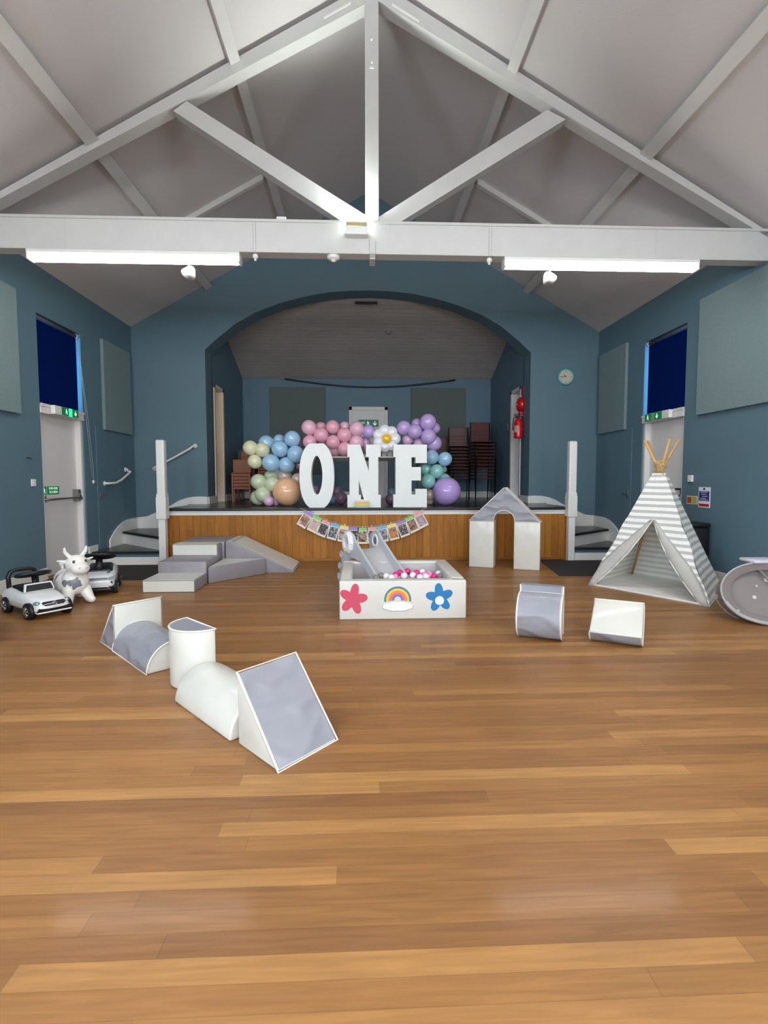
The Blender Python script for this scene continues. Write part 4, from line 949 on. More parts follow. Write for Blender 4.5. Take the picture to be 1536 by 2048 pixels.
# ================================================================= LETTERS ON THE STAGE
LET = mat('letter_white', (238, 242, 240), .45, noise=.02, nscale=3)
LY0, LD = 8.10, .20
def letter(label, outer, inner, m=LET):
    t = thing('freestanding_letter', label, 'letter')
    bm = B()
    vo = [bm.verts.new((x, LY0, z)) for x, z in outer]; eo = [bm.edges.new((vo[i], vo[(i+1) % len(vo)])) for i in range(len(vo))]
    if inner:
        vi = [bm.verts.new((x, LY0, z)) for x, z in inner]; eo += [bm.edges.new((vi[i], vi[(i+1) % len(vi)])) for i in range(len(vi))]
    bmesh.ops.triangle_fill(bm, edges=eo, use_beauty=True)
    r = bmesh.ops.extrude_face_region(bm, geom=bm.faces[:]); bmesh.ops.translate(bm, verts=[v for v in r['geom'] if isinstance(v, bmesh.types.BMVert)], vec=(0, LD, 0))
    mn = min(v.co.z for v in bm.verts)
    for v in bm.verts: v.co.z += STG+.002-mn
    auto(obj('letter_body', bm, m, t, False)); return rebase(t)
def px(u, v): p = at(u, v, LY0); return (p.x, p.z)
# O
co = px(633.5, 951); el_ = lambda rx, rz, n=2.0, flat=None: [(co[0]+math.copysign(abs(math.cos(a))**(2/n), math.cos(a))*rx, co[1]+math.copysign(abs(math.sin(a))**(2/n), math.sin(a))*rz) for a in [2*PI*i/56 for i in range(56)]]
outer = [(x, max(z, co[1]-.482)) for x, z in el_(.262, .515, 2.35)]; outer = [(x, min(z, co[1]+.49)) for x, z in outer]
inn = [(x, z+.01) for x, z in el_(.085, .295, 1.9)]
letter('white freestanding letter O on the stage, leftmost of the three letters', outer, inn)
G = lambda pts: [px(460+a/3.2, 780+b/3.2) for a, b in pts]
G2 = lambda pts: [px(680+a/6.982, 790+b/6.982) for a, b in pts]
letter('white freestanding letter N on the stage, between the O and the E', G2([(103, 678), (280, 678), (402, 1045), (402, 850), (362, 850), (362, 678), (570, 678), (570, 850), (535, 850), (535, 1380), (570, 1380), (570, 1555), (103, 1555), (103, 1380), (133, 1380), (133, 850), (103, 850)]), G2([(262, 1175), (262, 1382), (292, 1382), (292, 1445), (334, 1445)]))
letter('white freestanding slab letter E on the stage, rightmost of the three letters', G([(1046, 344), (1260, 344), (1260, 462), (1188, 462), (1188, 425), (1162, 425), (1162, 488), (1222, 488), (1222, 574), (1162, 574), (1162, 664), (1188, 664), (1188, 628), (1260, 628), (1260, 745), (1046, 745), (1046, 664), (1060, 664), (1060, 425), (1046, 425)]), None)
# small striped cake
t = thing('rainbow_cake', 'small rainbow striped cake on the stage edge in front of the N', 'cake', (at(724, 1012, 8.02).x, 8.02, STG))
for i, c in enumerate(((150, 214, 190), (214, 214, 130), (246, 206, 110), (240, 190, 130), (236, 226, 210))):
    bm = B(); box(bm, -.095, .095, -.05, .05, .002+.022*i, .002+.022*(i+1), .003, 1); obj('cake_layer', bm, mat('cake_%d' % i, c, .6), t)
# ================================================================= TABLE, DAISY, BALLOONS
t = thing('folding_table', 'long folding table with thin metal legs behind the white letters', 'table')
tx0, tx1, ty0, ty1, tz = -.66, 1.02, 8.62, 9.12, 1.60
bm = B(); box(bm, tx0, tx1, ty0, ty1, tz-.022, tz, .004, 1); obj('table_top', bm, WHITE, t)
bm = B(); box(bm, tx0+.05, tx1-.05, ty0+.02, ty0+.04, tz-.075, tz-.022); obj('apron', bm, mat('table_apron', (90, 84, 72), .6), t)  # dark strip imitating the shade beneath the table top
for x in (tx0+.06, tx1-.06):
    for y in (ty0+.05, ty1-.05):
        bm = B(); cyl(bm, (x, y, STG), (x, y, tz-.022), .012, n=10); obj('leg', bm, STEEL, t, True)
rebase(t)
t = thing('balloon_weight', 'small white box weight under the daisy balloon on the table', 'weight')
a = at(764, 892, 8.66); b_ = at(784, 908, 8.66)
bm = B(); box(bm, a.x, b_.x, 8.66, 8.76, tz, tz+.14, .004, 1); obj('box_body', bm, mat('box_grey_white', (196, 196, 196), .5), t)
bm = B(); poly(bm, [((a.x+b_.x)/2-.018, 8.657, tz+.012), ((a.x+b_.x)/2+.018, 8.657, tz+.012), ((a.x+b_.x)/2, 8.657, tz+.045)], (0, .003, 0)); obj('printed_triangle', bm, BLACK, t); rebase(t)
FOIL = mat('white_foil', (236, 236, 240), .22, coat=.6, metal=.0, bump=.3, bscale=14)
t = thing('daisy_balloon', 'white daisy foil balloon with a yellow centre above the N', 'balloon')
dc = at(773, 877, 8.55); RP = .118
for k in range(7):
    a_ = PI/2+2*PI*k/7+.22; bm = B(); sph(bm, (dc.x+math.cos(a_)*.135, dc.y+.015, dc.z+math.sin(a_)*.135), RP*.80, (1, .55, 1), 20); obj('petal', bm, FOIL, t, True)
bm = B(); sph(bm, (dc.x+.004, dc.y-.045, dc.z-.005), .066, (1, .55, 1), 20); obj('flower_centre', bm, mat('yellow_foil', (244, 196, 10), .2, coat=.6), t, True)
bm = B(); sweep(bm, [(dc.x+.004+.070*math.cos(2*PI*i/32), dc.y-.04, dc.z-.005+.070*math.sin(2*PI*i/32)) for i in range(32)], .010, 6, True); obj('centre_rim', bm, mat('gold_foil', (240, 190, 90), .25, coat=.5), t, True); rebase(t)
def bmatf(nm, c): return mat('latex_'+nm, c, .13, coat=.5, sss=.15, spec=.5)
BC = {'cream': (226, 226, 190), 'blue': (164, 204, 234), 'sage': (206, 216, 184), 'peach': (246, 196, 156), 'dusk': (218, 196, 180), 'lilac': (226, 188, 220), 'mauve': (168, 132, 160), 'pink': (238, 188, 208), 'rose': (236, 176, 194), 'purple': (196, 170, 224), 'teal': (150, 210, 202), 'bigpurple': (194, 164, 228), 'dullblue': (130, 160, 182)}
BW = {'cream': 'pale lime balloon', 'blue': 'sky blue balloon', 'sage': 'sage green balloon', 'peach': 'peach balloon', 'dusk': 'dusky see-through balloon', 'lilac': 'lilac pink balloon', 'mauve': 'mauve balloon', 'pink': 'baby pink balloon', 'rose': 'rose pink balloon', 'purple': 'lavender balloon', 'teal': 'sea green balloon', 'bigpurple': 'purple balloon', 'dullblue': 'dim blue balloon'}
bproto = None
def balloon(a, b, r, c, where, dy=0, grp=None):
    """a, b, r read off the photograph; dy puts the balloon further back"""
    global bproto
    Yb = 8.60+dy; p = at(460+a/3.2, 780+b/3.2, Yb); rad = r/3.2*Yb/FPX
    if bproto is None or True:
        if c not in bmesh_cache:
            bm = B(); prof = []
            for i in range(1, 20):
                th = PI*i/20; rr = math.sin(th); z = math.cos(th); prof.append((rr*(1-.05*max(0, -z)), z*(1.0 if z > 0 else 1.08)))
            lathe(bm, prof[::-1], None, 28); me_o = obj('balloon', bm, bmatf(c, BC[c]), None, True)
            bk = B(); cyl(bk, (0, 0, -1.06), (0, 0, -1.16), .03, .07, 8); ko = obj('knot', bk, bmatf(c, BC[c]), me_o, True)
            bmesh_cache[c] = (me_o, ko); o = me_o
        else:
            s0, k0 = bmesh_cache[c]; o = s0.copy(); COL.objects.link(o); k = k0.copy(); COL.objects.link(k); k.parent = o
    o.location = p; o.scale = (rad, rad, rad)
    if p.z-rad < STG: o.location.z = STG+rad*1.02
    if dy == 0: o.rotation_euler = (0, 0, 0)
    tilt = Vector((p.x-.1, 0, p.z-1.5)); o.rotation_euler = (.5, math.atan2(tilt.x, 1)*.8, 0)
    lab = '%s%s' % (BW[c], ' '+where); tag(o, lab, 'balloon', grp or 'balloons of the garland round the letters'); return o
bmesh_cache = {}
for bl_ in [
 (130, 370, 47, 'cream', 'at the far left tip of the garland'), (205, 382, 47, 'cream', 'overlapping the far left one, beside the blue ones'), (158, 458, 45, 'cream', 'lowest of the three at the left tip'),
 (232, 340, 50, 'blue', 'behind the pale lime pair', .12), (315, 322, 38, 'blue', 'mostly hidden at the back of the blue cluster', .2), (398, 312, 51, 'blue', 'at the top of the blue cluster'),
 (318, 376, 52, 'blue', 'in the middle of the blue cluster'), (420, 410, 54, 'blue', 'nearest the top of the O'), (262, 466, 56, 'blue', 'lowest and largest in the blue cluster'), (362, 478, 52, 'blue', 'below the middle of the blue cluster', .08),
 (290, 500, 44, 'blue', 'tucked behind the lowest blue one', .22),
 (182, 587, 50, 'sage', 'leftmost below the blue cluster'), (270, 602, 50, 'sage', 'beside the large peach one'), (262, 555, 44, 'sage', 'peeping out behind the upper green pair', .2), (210, 668, 51, 'sage', 'above the small lilac one'), (180, 688, 49, 'sage', 'resting low at the left of the stage', .12),
 (350, 552, 46, 'dusk', 'above the large peach one', .22), (432, 572, 40, 'dusk', 'between the large peach one and the O', .15), (444, 480, 34, 'mauve', 'behind the upper left of the O', .25), (452, 345, 26, 'mauve', 'between the blue and pink clusters', .25),
 (365, 655, 91, 'peach', 'very large, on the stage left of the O', -.02), (247, 712, 33, 'lilac', 'small, on the stage beside the large peach one', -.05), (292, 715, 30, 'lilac', 'small, half hidden behind the large peach one', .1),
 (505, 240, 48, 'pink', 'at the top left corner of the pink row'), (582, 245, 40, 'rose', 'behind the pink row, second from the left', .18), (657, 236, 43, 'rose', 'in the middle of the top pink row'), (733, 238, 37, 'pink', 'behind the pink row, above the N', .2), (812, 248, 48, 'pink', 'at the right end of the top pink row, under the sign'),
 (582, 287, 47, 'rose', 'in the middle row, left of the centre of the pink cluster'), (732, 287, 46, 'rose', 'in the middle row, just above the N'), (510, 332, 44, 'rose', 'just above the left of the O'), (660, 332, 44, 'rose', 'in the middle of the pink cluster between O and N'), (810, 335, 47, 'pink', 'behind the notch of the N', .05),
 (592, 365, 46, 'rose', 'low at the back above the table, between O and N', .2), (672, 380, 42, 'rose', 'lowest, touching the table between O and N', .15), (735, 378, 46, 'rose', 'just left of the top of the N', .02), (515, 405, 40, 'mauve', 'behind the upper right of the O', .3),
 (888, 265, 42, 'purple', 'left of the daisy balloon'), (862, 335, 36, 'lilac', 'in the notch of the N, below the lavender one', .2), (866, 378, 32, 'mauve', 'deep in the notch of the N', .25),
 (1112, 242, 46, 'purple', 'right of the daisy balloon'), (1182, 265, 47, 'purple', 'in the middle of the lavender cluster'), (1196, 220, 38, 'purple', 'behind the lavender cluster, upper middle', .2), (1267, 205, 53, 'purple', 'highest of the whole garland'), (1308, 245, 38, 'purple', 'behind the highest one, to its right', .2),
 (1270, 298, 50, 'purple', 'below the highest one, above the E'), (1306, 342, 50, 'purple', 'at the right end of the lavender cluster', .1), (1136, 318, 36, 'lilac', 'just above the left of the E', .12), (1212, 338, 42, 'lilac', 'half hidden behind the top of the E', .2),
 (1290, 430, 47, 'blue', 'right of the upper arm of the E'), (1376, 442, 46, 'blue', 'rightmost of the pair beside the E'), (1322, 520, 46, 'teal', 'in the middle, below the blue pair'), (1256, 508, 42, 'teal', 'half behind the E', .15), (1268, 584, 47, 'teal', 'lowest left, beside the foot of the E'), (1360, 508, 28, 'teal', 'peeping out behind the middle one', .25), (1370, 578, 45, 'teal', 'behind the large purple one', .12),
 (1387, 650, 91, 'bigpurple', 'very large, on the stage right of the E', -.02), (1280, 672, 38, 'dusk', 'between the E and the large purple one', .15), (1275, 712, 32, 'dusk', 'low on the stage right of the E', .2),
 (690, 650, 32, 'mauve', 'seen low between O and N', .45), (708, 702, 42, 'mauve', 'resting on the stage between O and N', .4), (650, 715, 32, 'dullblue', 'resting on the stage just right of the O', .4), (1037, 655, 30, 'dullblue', 'seen low between N and E', .45), (1028, 705, 34, 'mauve', 'resting on the stage between N and E', .4), (545, 640, 30, 'mauve', 'seen through the hole of the O', .5)]:
    a, b, r, c, wh = bl_[:5]; balloon(a, b, r, c, wh, bl_[5] if len(bl_) > 5 else 0)
# ================================================================= PHOTO BUNTING
bt = [(110, 215, 32, 'v'), (215, 265, 27, 'g'), (312, 312, 23, 'p'), (420, 347, 16, 'b'), (530, 372, 10, 'y'), (640, 387, 4, 'v'), (742, 393, 0, 'g'), (848, 387, -4, 'p'), (965, 372, -9, 'b'), (1075, 350, -14, 'y'), (1185, 315, -20, 'v'), (1285, 267, -25, 'g'), (1380, 217, -28, 'p')]
BTC = {'v': ((168, 140, 206), 'purple'), 'g': ((150, 214, 130), 'green'), 'p': ((240, 170, 170), 'pink'), 'b': ((130, 190, 220), 'blue'), 'y': ((244, 222, 150), 'yellow')}
YBT = FY-.066
def photo_mat(i):
    r_ = random.Random(i*7+1); m = mat('photo_print_%d' % i, (150, 130, 110), .35); N, L, b = nodes(m)
    tc = N.new('ShaderNodeTexCoord'); mp = N.new('ShaderNodeMapping'); L.new(tc.outputs['Object'], mp.inputs[0]); mp.inputs['Location'].default_value = (i*3.1, 0, i*1.7)
    n = N.new('ShaderNodeTexNoise'); n.inputs['Scale'].default_value = 22; n.inputs['Detail'].default_value = 3; n.inputs['Distortion'].default_value = 1.5; L.new(mp.outputs[0], n.inputs['Vector'])
    rp = N.new('ShaderNodeValToRGB'); e = rp.color_ramp.elements; e.new(.45); e.new(.56)
    pal = [(40, 30, 34), (180, 120, 96), (226, 200, 180), (120, 140, 150), (90, 60, 50), (190, 190, 210), (226, 160, 80), (70, 84, 60)]
    for k, pz in enumerate((.32, .46, .55, .68)): e[k].position = pz; e[k].color = lin(r_.choice(pal))
    L.new(n.outputs['Fac'], rp.inputs[0]); L.new(rp.outputs[0], b.inputs['Base Color']); return m
ORD = ['leftmost', 'second from the left', 'third from the left', 'fourth from the left', 'fifth from the left', 'sixth from the left', 'middle one', 'sixth from the right', 'fifth from the right', 'fourth from the right', 'third from the right', 'second from the right', 'rightmost']
SK = mat('string_white', (220, 214, 200), .8)
tops = []
for i, (a, b, rot, cc) in enumerate(bt):
    p = at(590+a/5.486, 1000+b/5.486, YBT-.006); rr = math.radians(rot)
    t = thing('photo_card', '%s topped photo card pegged to the stage bunting, %s' % (BTC[cc][1], ORD[i]), 'photo', p, 0, 'photo cards on the string bunting'); t.rotation_euler = (0, rr, 0)
    w2, h2 = .074, .122
    bm = B(); box(bm, -w2, w2, 0, .0015, -h2, h2*.62); obj('card', bm, mat('card_ivory', (240, 230, 200), .5) if cc in 'yg' else mat('card_white', (232, 228, 222), .5), t)
    bm = B(); box(bm, -w2, w2, -.0005, .0015, h2*.62, h2); obj('coloured_header', bm, mat('card_'+cc, BTC[cc][0], .5), t)
    bm = B(); box(bm, -w2+.014, w2-.014, -.001, 0, -h2+.03, h2*.55); obj('photo_print', bm, photo_mat(i), t)
    bm = B(); box(bm, -.007, .007, -.011, .003, h2-.03, h2+.032, .002, 1); obj('peg', bm, mat('card_'+cc, BTC[cc][0], .5), t)
    if i in (0,): bm = B(); poly(bm, [(math.sin(2*PI*k/10)*(.055 if k % 2 == 0 else .03)+.02, -.004, h2+math.cos(2*PI*k/10)*(.055 if k % 2 == 0 else .03)) for k in range(10)], (0, .003, 0)); obj('paper_star', bm, mat('card_v', BTC['v'][0], .5), t)
    tops.append(Vector(p)+Vector((math.sin(rr)*(h2+.012), -.003, math.cos(rr)*(h2+.012))))
e0, e1 = at(600, 1016, YBT-.01), at(853, 1014, YBT-.01); e0.z = e1.z = STG+.006
bm = B(); sweep(bm, [e0+Vector((0, .05, .0))]+[e0]+tops+[e1, e1+Vector((0, .05, 0))], .0025, 5); tag(obj('bunting_string', bm, SK), 'thin white string carrying the photo cards along the stage front', 'string')
# ================================================================= STACKED CHAIRS ON THE STAGE
def chair_proto(kind):
    t = thing('stacking_chair', 'x', 'chair')
    if kind == 'metal':
        SE, FR_ = mat('maroon_seat', (84, 38, 34), .5), mat('chair_frame_black', (26, 26, 28), .4, metal=.4); w2 = .20
        bm = B(); box(bm, -w2, w2, -.20, .20, .43, .45, .008, 2); obj('seat', bm, SE, t)
        bm = B(); box(bm, -w2, w2, .20, .222, .66, .86, .008, 2); obj('backrest', bm, SE, t)
        for x in (-w2-.005, w2+.005):
            bm = B(); sweep(bm, [(x, -.24, 0), (x, -.19, .43), (x, .18, .43)], .011, 6); obj('leg', bm, FR_, t, True)
            bm = B(); sweep(bm, [(x, .26, 0), (x, .19, .43), (x, .21, .86)], .011, 6); obj('leg', bm, FR_, t, True)
        pitch = .068
    else:
        SE = mat('oak_chair', (150, 84, 46), .5, noise=.2, nscale=9); w2 = .17
        bm = B(); box(bm, -w2, w2, -.17, .17, .29, .308, .006, 1); obj('seat', bm, SE, t)
        bm = B(); box(bm, -w2, w2, .155, .172, .44, .56, .006, 1); obj('backrest', bm, SE, t)
        bm = B(); box(bm, -w2, w2, -.17, -.155, .245, .285, .003, 1); obj('front_rail', bm, SE, t)
        for x in (-w2, w2-.028):
            bm = B(); box(bm, x, x+.028, -.20, -.17, 0, .30, .003, 1); obj('leg', bm, SE, t)
            bm = B(); box(bm, x, x+.028, .17, .20, 0, .56, .003, 1); obj('leg', bm, SE, t)
        pitch = .062
    return t, pitch
def copy_tree(o, parent=None):
    c = o.copy(); COL.objects.link(c); c.parent = parent
    for ch in list(o.children): copy_tree(ch, c)
    return c
ORDN = ['bottom', 'second from the bottom', 'third from the bottom', 'fourth from the bottom', 'fifth from the bottom', 'sixth from the bottom', 'seventh from the bottom', 'eighth from the bottom', 'ninth from the bottom', 'tenth from the bottom', 'eleventh from the bottom', 'twelfth from the bottom']
for kind, spots in (('metal', [((at(917, 950, 11.3)).x, 11.3, 11, -.1, 'middle dark stack', 0), ((at(964, 950, 10.9)).x, 10.9, 12, .08, 'tallest stack by the right doorway', 0), ((at(884, 950, 11.5)).x, 11.5, 8, .0, 'stack half behind the balloons', 0)]),
                    ('wood', [((at(484, 970, 10.2)).x, 10.2, 5, .15, 'low stack by the left doorway', 0), ((at(497, 970, 10.85)).x, 10.85, 8, .0, 'stack behind the low one', 0), ((at(538, 970, 10.85)).x, 10.85, 8, .0, 'stack behind blue balloons', 0)])):
    pr_, pitch = chair_proto(kind); first = True
    for x, y, n_, rz, where, z0 in spots:
        for k in range(n_):
            o = pr_ if first else copy_tree(pr_); first = False
            o.location = (x, y-.004*k, STG+k*pitch); o.rotation_euler = (0, 0, rz)
            top = 'top' if k == n_-1 else ORDN[k]
            tag(o, ('maroon and black' if kind == 'metal' else 'brown wooden')+' chair, %s of the %s' % (top, where), 'chair', 'stacked %s chairs on the stage' % kind)
# ================================================================= FIRE EQUIPMENT
RD = mat('fire_red', (196, 16, 26), .3, coat=.4)
t = thing('fire_bell', 'red fire alarm bell on the side wall at the right of the stage', 'alarm bell')
Mb = Matrix.Translation((SX1, 9.77, 2.60)) @ Matrix.Rotation(-PI/2, 4, 'Y')
bm = B(); lathe(bm, [(.135, 0), (.14, .03), (.135, .05), (.11, .085), (.05, .105), (.02, .108)], Mb, 28); obj('gong', bm, RD, t, True)
bm = B(); box(bm, SX1-.06, SX1, 9.72, 9.84, 2.38, 2.47, .006, 1); obj('mounting_box', bm, RD, t)
bm = B(); sph(bm, (SX1-.105, 9.77, 2.60), .02, n=12); obj('centre_bolt', bm, CHROME, t, True); rebase(t)
t = thing('fire_sign', 'small faded red fire sign above the alarm bell', 'sign')
bm = B(); box(bm, SX1-.008, SX1, 9.70, 9.84, 2.78, 2.92); obj('plate', bm, mat('faded_red', (170, 40, 46), .5), t); rebase(t)
t = thing('fire_extinguisher', 'red fire extinguisher hanging below the alarm bell at the right of the stage', 'fire extinguisher')
ey = 9.66; ex = SX1-.10
bm = B(); lathe(bm, [(.02, 1.97), (.075, 1.975), (.08, 2.0), (.08, 2.27), (.06, 2.32), (.025, 2.345)], Matrix.Translation((ex, ey, 0)), 24); obj('cylinder', bm, RD, t, True)
bm = B(); cyl(bm, (ex, ey, 2.34), (ex, ey, 2.38), .02); box(bm, ex-.09, ex+.03, ey-.012, ey+.012, 2.37, 2.39, .004, 1); box(bm, ex-.08, ex+.02, ey-.012, ey+.012, 2.40, 2.415, .004, 1); obj('handle', bm, BLACK, t)
bm = B(); sweep(bm, [(ex-.02, ey, 2.36), (ex-.09, ey, 2.34), (ex-.105, ey, 2.25), (ex-.10, ey, 2.12)], .010, 8); obj('hose', bm, BLACK, t, True)
bm = B(); Ml = Matrix.Translation((ex, ey, 0)); vs0 = [bm.verts.new((ex+.0815*math.cos(a), ey+.0815*math.sin(a), 2.08)) for a in [PI+.1+1.1*i/8 for i in range(9)]]; vs1 = [bm.verts.new((v.co.x, v.co.y, 2.2)) for v in vs0]
for i in range(8): bm.faces.new((vs0[i], vs0[i+1], vs1[i+1], vs1[i]))
obj('instruction_label', bm, mat('label_cream', (214, 150, 140), .5), t); bm = B(); box(bm, SX1-.03, SX1, ey-.05, ey+.05, 2.1, 2.24, .004, 1); obj('wall_bracket', bm, BLACK, t); rebase(t)
bm = B(); box(bm, SX1-.03, SX1-.002, 10.66, 10.76, 2.20, 2.34, .006, 1); tag(obj('door_closer_box', bm, mat('dim_grey_box', (110, 108, 108), .6)), 'small grey box on the wall beside the right stage doorway', 'box')

# ================================================================= TOY CARS
CWH = mat('toy_white_paint', (236, 238, 240), .22, coat=.6); TB = mat('toy_black', (20, 20, 24), .4); TG = mat('tinted_screen', (44, 42, 42), .15, coat=.3); TL = mat('headlamp_glass', (176, 190, 196), .12, metal=.6, coat=.5)
def loft(bm, secs):
    """secs: list of (x, half width bottom, half width top, z bottom, z top); rounded box sections lofted along x"""
    rings = []
    for x, wb, wt, z0, z1 in secs:
        r = []; n = 20
        for k in range(n):
            a = 2*PI*k/n; c, s = math.cos(a), math.sin(a); c = math.copysign(abs(c)**.45, c); s = math.copysign(abs(s)**.45, s)
            f = (s+1)/2; w_ = wb+(wt-wb)*f; r.append(bm.verts.new((x, c*w_, (z0+z1)/2+s*(z1-z0)/2)))
        rings.append(r)
    for a, b in zip(rings, rings[1:]):
        for k in range(len(a)): bm.faces.new((a[k], a[(k+1) % len(a)], b[(k+1) % len(a)], b[k]))
    bm.faces.new(rings[0]); bm.faces.new(rings[-1][::-1]); return bm
def wheel(t, x, y, r, w_, s):
    w0 = bpy.data.objects.new('wheel', None)
    bm = B(); Mr = Matrix.Translation((x, y, r)) @ Matrix.Rotation(-PI/2*s, 4, 'X')
    lathe(bm, [(r*.66, -w_/2), (r*.9, -w_/2), (r, -w_*.3), (r, w_*.3), (r*.9, w_/2), (r*.68, w_/2), (r*.62, w_*.40)], Mr, 32); wo = obj('wheel', bm, RUBBER, t, True)
    bpy.data.objects.remove(w0)
    bm = B(); lathe(bm, [(r*.68, w_*.30), (r*.70, w_*.52), (r*.60, w_*.50), (r*.56, w_*.34)], Mr, 32)
    for k in range(5):
        a = 2*PI*k/5+.3; p0 = Mr @ Vector((0, 0, w_*.48)); p1 = Mr @ Vector((math.cos(a)*r*.63, math.sin(a)*r*.63, w_*.44)); cyl(bm, p0, p1, r*.10, r*.13, 8)
    lathe(bm, [(r*.16, w_*.3), (r*.16, w_*.56), (r*.05, w_*.6)], Mr, 16); obj('hub_cap', bm, CHROME, wo, True)
def quadpatch(bm, pts, ext): return poly(bm, pts, ext)
# car A : sleek coupe shape, front along +x
t = thing('ride_on_car', 'white ride-on toy coupe with black seat, steering wheel and push bar', 'toy car')
bm = B(); loft(bm, [(-.335, .10, .10, .12, .19), (-.325, .135, .125, .075, .225), (-.27, .152, .135, .062, .245), (-.12, .152, .140, .060, .238), (.0, .150, .140, .058, .225), (.08, .150, .138, .058, .222), (.18, .153, .125, .060, .205), (.26, .150, .112, .062, .185), (.30, .138, .10, .066, .165), (.325, .105, .075, .080, .135)])
bmesh.ops.subdivide_edges(bm, edges=[], cuts=0); body = obj('car_body', bm, CWH, t, True); auto(body, .9)
bm = B(); loft(bm, [(-.20, .100, .095, .20, .262), (-.05, .105, .098, .20, .252), (.05, .105, .095, .20, .244)]); obj('seat', bm, TB, t, True)
bm = B(); poly(bm, [(.055, -.115, .225), (.055, .115, .225), (.035, .10, .300), (.035, -.10, .300)], (.018, 0, 0)); auto(obj('windscreen_frame', bm, CWH, t))
bm = B(); poly(bm, [(.074, -.103, .232), (.074, .103, .232), (.055, .09, .290), (.055, -.09, .290)], (.004, 0, 0)); obj('windscreen', bm, TG, t)
for s in (-1, 1):
    for x in (-.205, .205): wheel(t, x, s*.138, .070, .050, s)
    for x in (-.205, .205):
        bm = B(); Mr = Matrix.Translation((x, s*.150, .072)) @ Matrix.Rotation(-PI/2*s, 4, 'X'); lathe(bm, [(.080, -.03), (.080, .006), (.02, .006)], Mr, 32); obj('wheel_arch', bm, TB, t, True)
bm = B(); sweep(bm, [(-.235, -.105, .20), (-.245, -.107, .34), (-.245, -.09, .385), (-.245, -.05, .40), (-.245, .05, .40), (-.245, .09, .385), (-.245, .107, .34), (-.235, .105, .20)], .019, 10); obj('push_bar', bm, TB, t, True)
bm = B(); cyl(bm, (.02, 0, .22), (-.03, 0, .355), .022, .018); obj('steering_column', bm, TB, t, True)
bm = B(); Mr = Matrix.Translation((-.035, 0, .375)) @ Matrix.Rotation(-.35, 4, 'Y')
sweep(bm, [Mr @ Vector((math.cos(a)*.075, math.sin(a)*.125, 0)) for a in [2*PI*i/24 for i in range(24)]], .016, 8, True); box(bm, -.02, .02, -.12, .12, -.012, .012, .005, 1, Mr); box(bm, -.04, .04, -.045, .045, -.015, .018, .008, 1, Mr); obj('steering_wheel', bm, TB, t, True)
fx = .304
bm = B(); poly(bm, [(fx-.006, -.070, .128), (fx-.006, .070, .128), (fx-.014, .088, .152), (fx-.022, .075, .163), (fx-.022, -.075, .163), (fx-.014, -.088, .152)], (.030, 0, 0)); obj('grille', bm, TB, t)
bm = B(); box(bm, fx+.022, fx+.028, -.078, .078, .142, .149); Mr = Matrix.Translation((fx+.026, 0, .146)) @ Matrix.Rotation(PI/2, 4, 'Y')
sweep(bm, [Mr @ Vector((math.cos(a)*.017, math.sin(a)*.017, 0)) for a in [2*PI*i/20 for i in range(20)]], .0025, 6, True)
for k in range(3): a = PI+2*PI*k/3; cyl(bm, Mr @ Vector((0, 0, 0)), Mr @ Vector((math.cos(a)*.017, math.sin(a)*.017, 0)), .004, .001, 6)
obj('grille_emblem', bm, CHROME, t, True)
bm = B(); poly(bm, [(.285, -.125, .075), (.285, .125, .075), (.285, .110, .108), (.285, .05, .100), (.285, -.05, .100), (.285, -.110, .108)], (.043, 0, 0)); obj('lower_intake', bm, TB, t)
bm = B(); box(bm, .27, .333, -.130, .130, .060, .074, .005, 1); obj('front_splitter', bm, CWH, t)
for s in (-1, 1):
    bm = B(); sph(bm, (.272, s*.108, .150), .030, (1.15, .85, .62), 16); obj('headlamp', bm, TL, t, True)
pA = Vector((-3.045, 5.03, 0)); t.location = pA; t.rotation_euler = (0, 0, math.atan2(-.60, .80)); t.scale = (1.12, 1.12, .95)
# car B : boxy off-roader seen from the front
t = thing('ride_on_car', 'white ride-on toy off-roader with horizontal grille bars, behind the toy cow', 'toy car')
bm = B(); loft(bm, [(-.36, .13, .12, .10, .26), (-.33, .17, .15, .085, .29), (-.1, .175, .155, .08, .275), (.05, .178, .160, .08, .268), (.18, .180, .158, .085, .258), (.27, .178, .150, .09, .245), (.315, .168, .140, .095, .225), (.335, .140, .115, .11, .20)]); auto(obj('car_body', bm, CWH, t, True), .9)
bm = B(); loft(bm, [(-.33, .165, .16, .04, .10), (.25, .172, .17, .04, .10), (.31, .16, .16, .045, .10), (.335, .12, .12, .05, .095)]); obj('underbody', bm, TB, t, True)
bm = B(); loft(bm, [(-.25, .12, .115, .24, .315), (-.05, .135, .125, .24, .31), (.06, .14, .13, .24, .29), (.11, .13, .12, .24, .272)]); obj('cockpit_trim', bm, TB, t, True)
for s in (-1, 1):
    for x in (-.22, .215): wheel(t, x, s*.165, .080, .055, s)
    bm = B(); poly(bm, [(.325, s*.10, .196), (.325, s*.125, .188), (.305, s*.158, .196), (.300, s*.160, .226), (.315, s*.125, .222), (.325, s*.10, .212)], (.018, 0, 0)); obj('headlamp', bm, TL, t)
    bm = B(); poly(bm, [(.305, s*.128, .125), (.295, s*.150, .13), (.295, s*.150, .172), (.305, s*.132, .165)], (.026, 0, 0)); obj('fog_lamp', bm, TB, t)
    bm = B(); box(bm, .16, .20, s*.105-.015, s*.105+.015, .255, .264, .002, 1); obj('bonnet_vent', bm, TB, t)
bm = B()
for z in (.190, .201, .212): box(bm, .333, .340, -.095, .095, z, z+.004)
obj('grille_bars', bm, mat('grille_silver', (120, 128, 130), .3, metal=.7), t); bm = B(); box(bm, .322, .334, -.10, .10, .184, .220, .003, 1); obj('grille', bm, mat('grille_back', (150, 156, 156), .4), t)
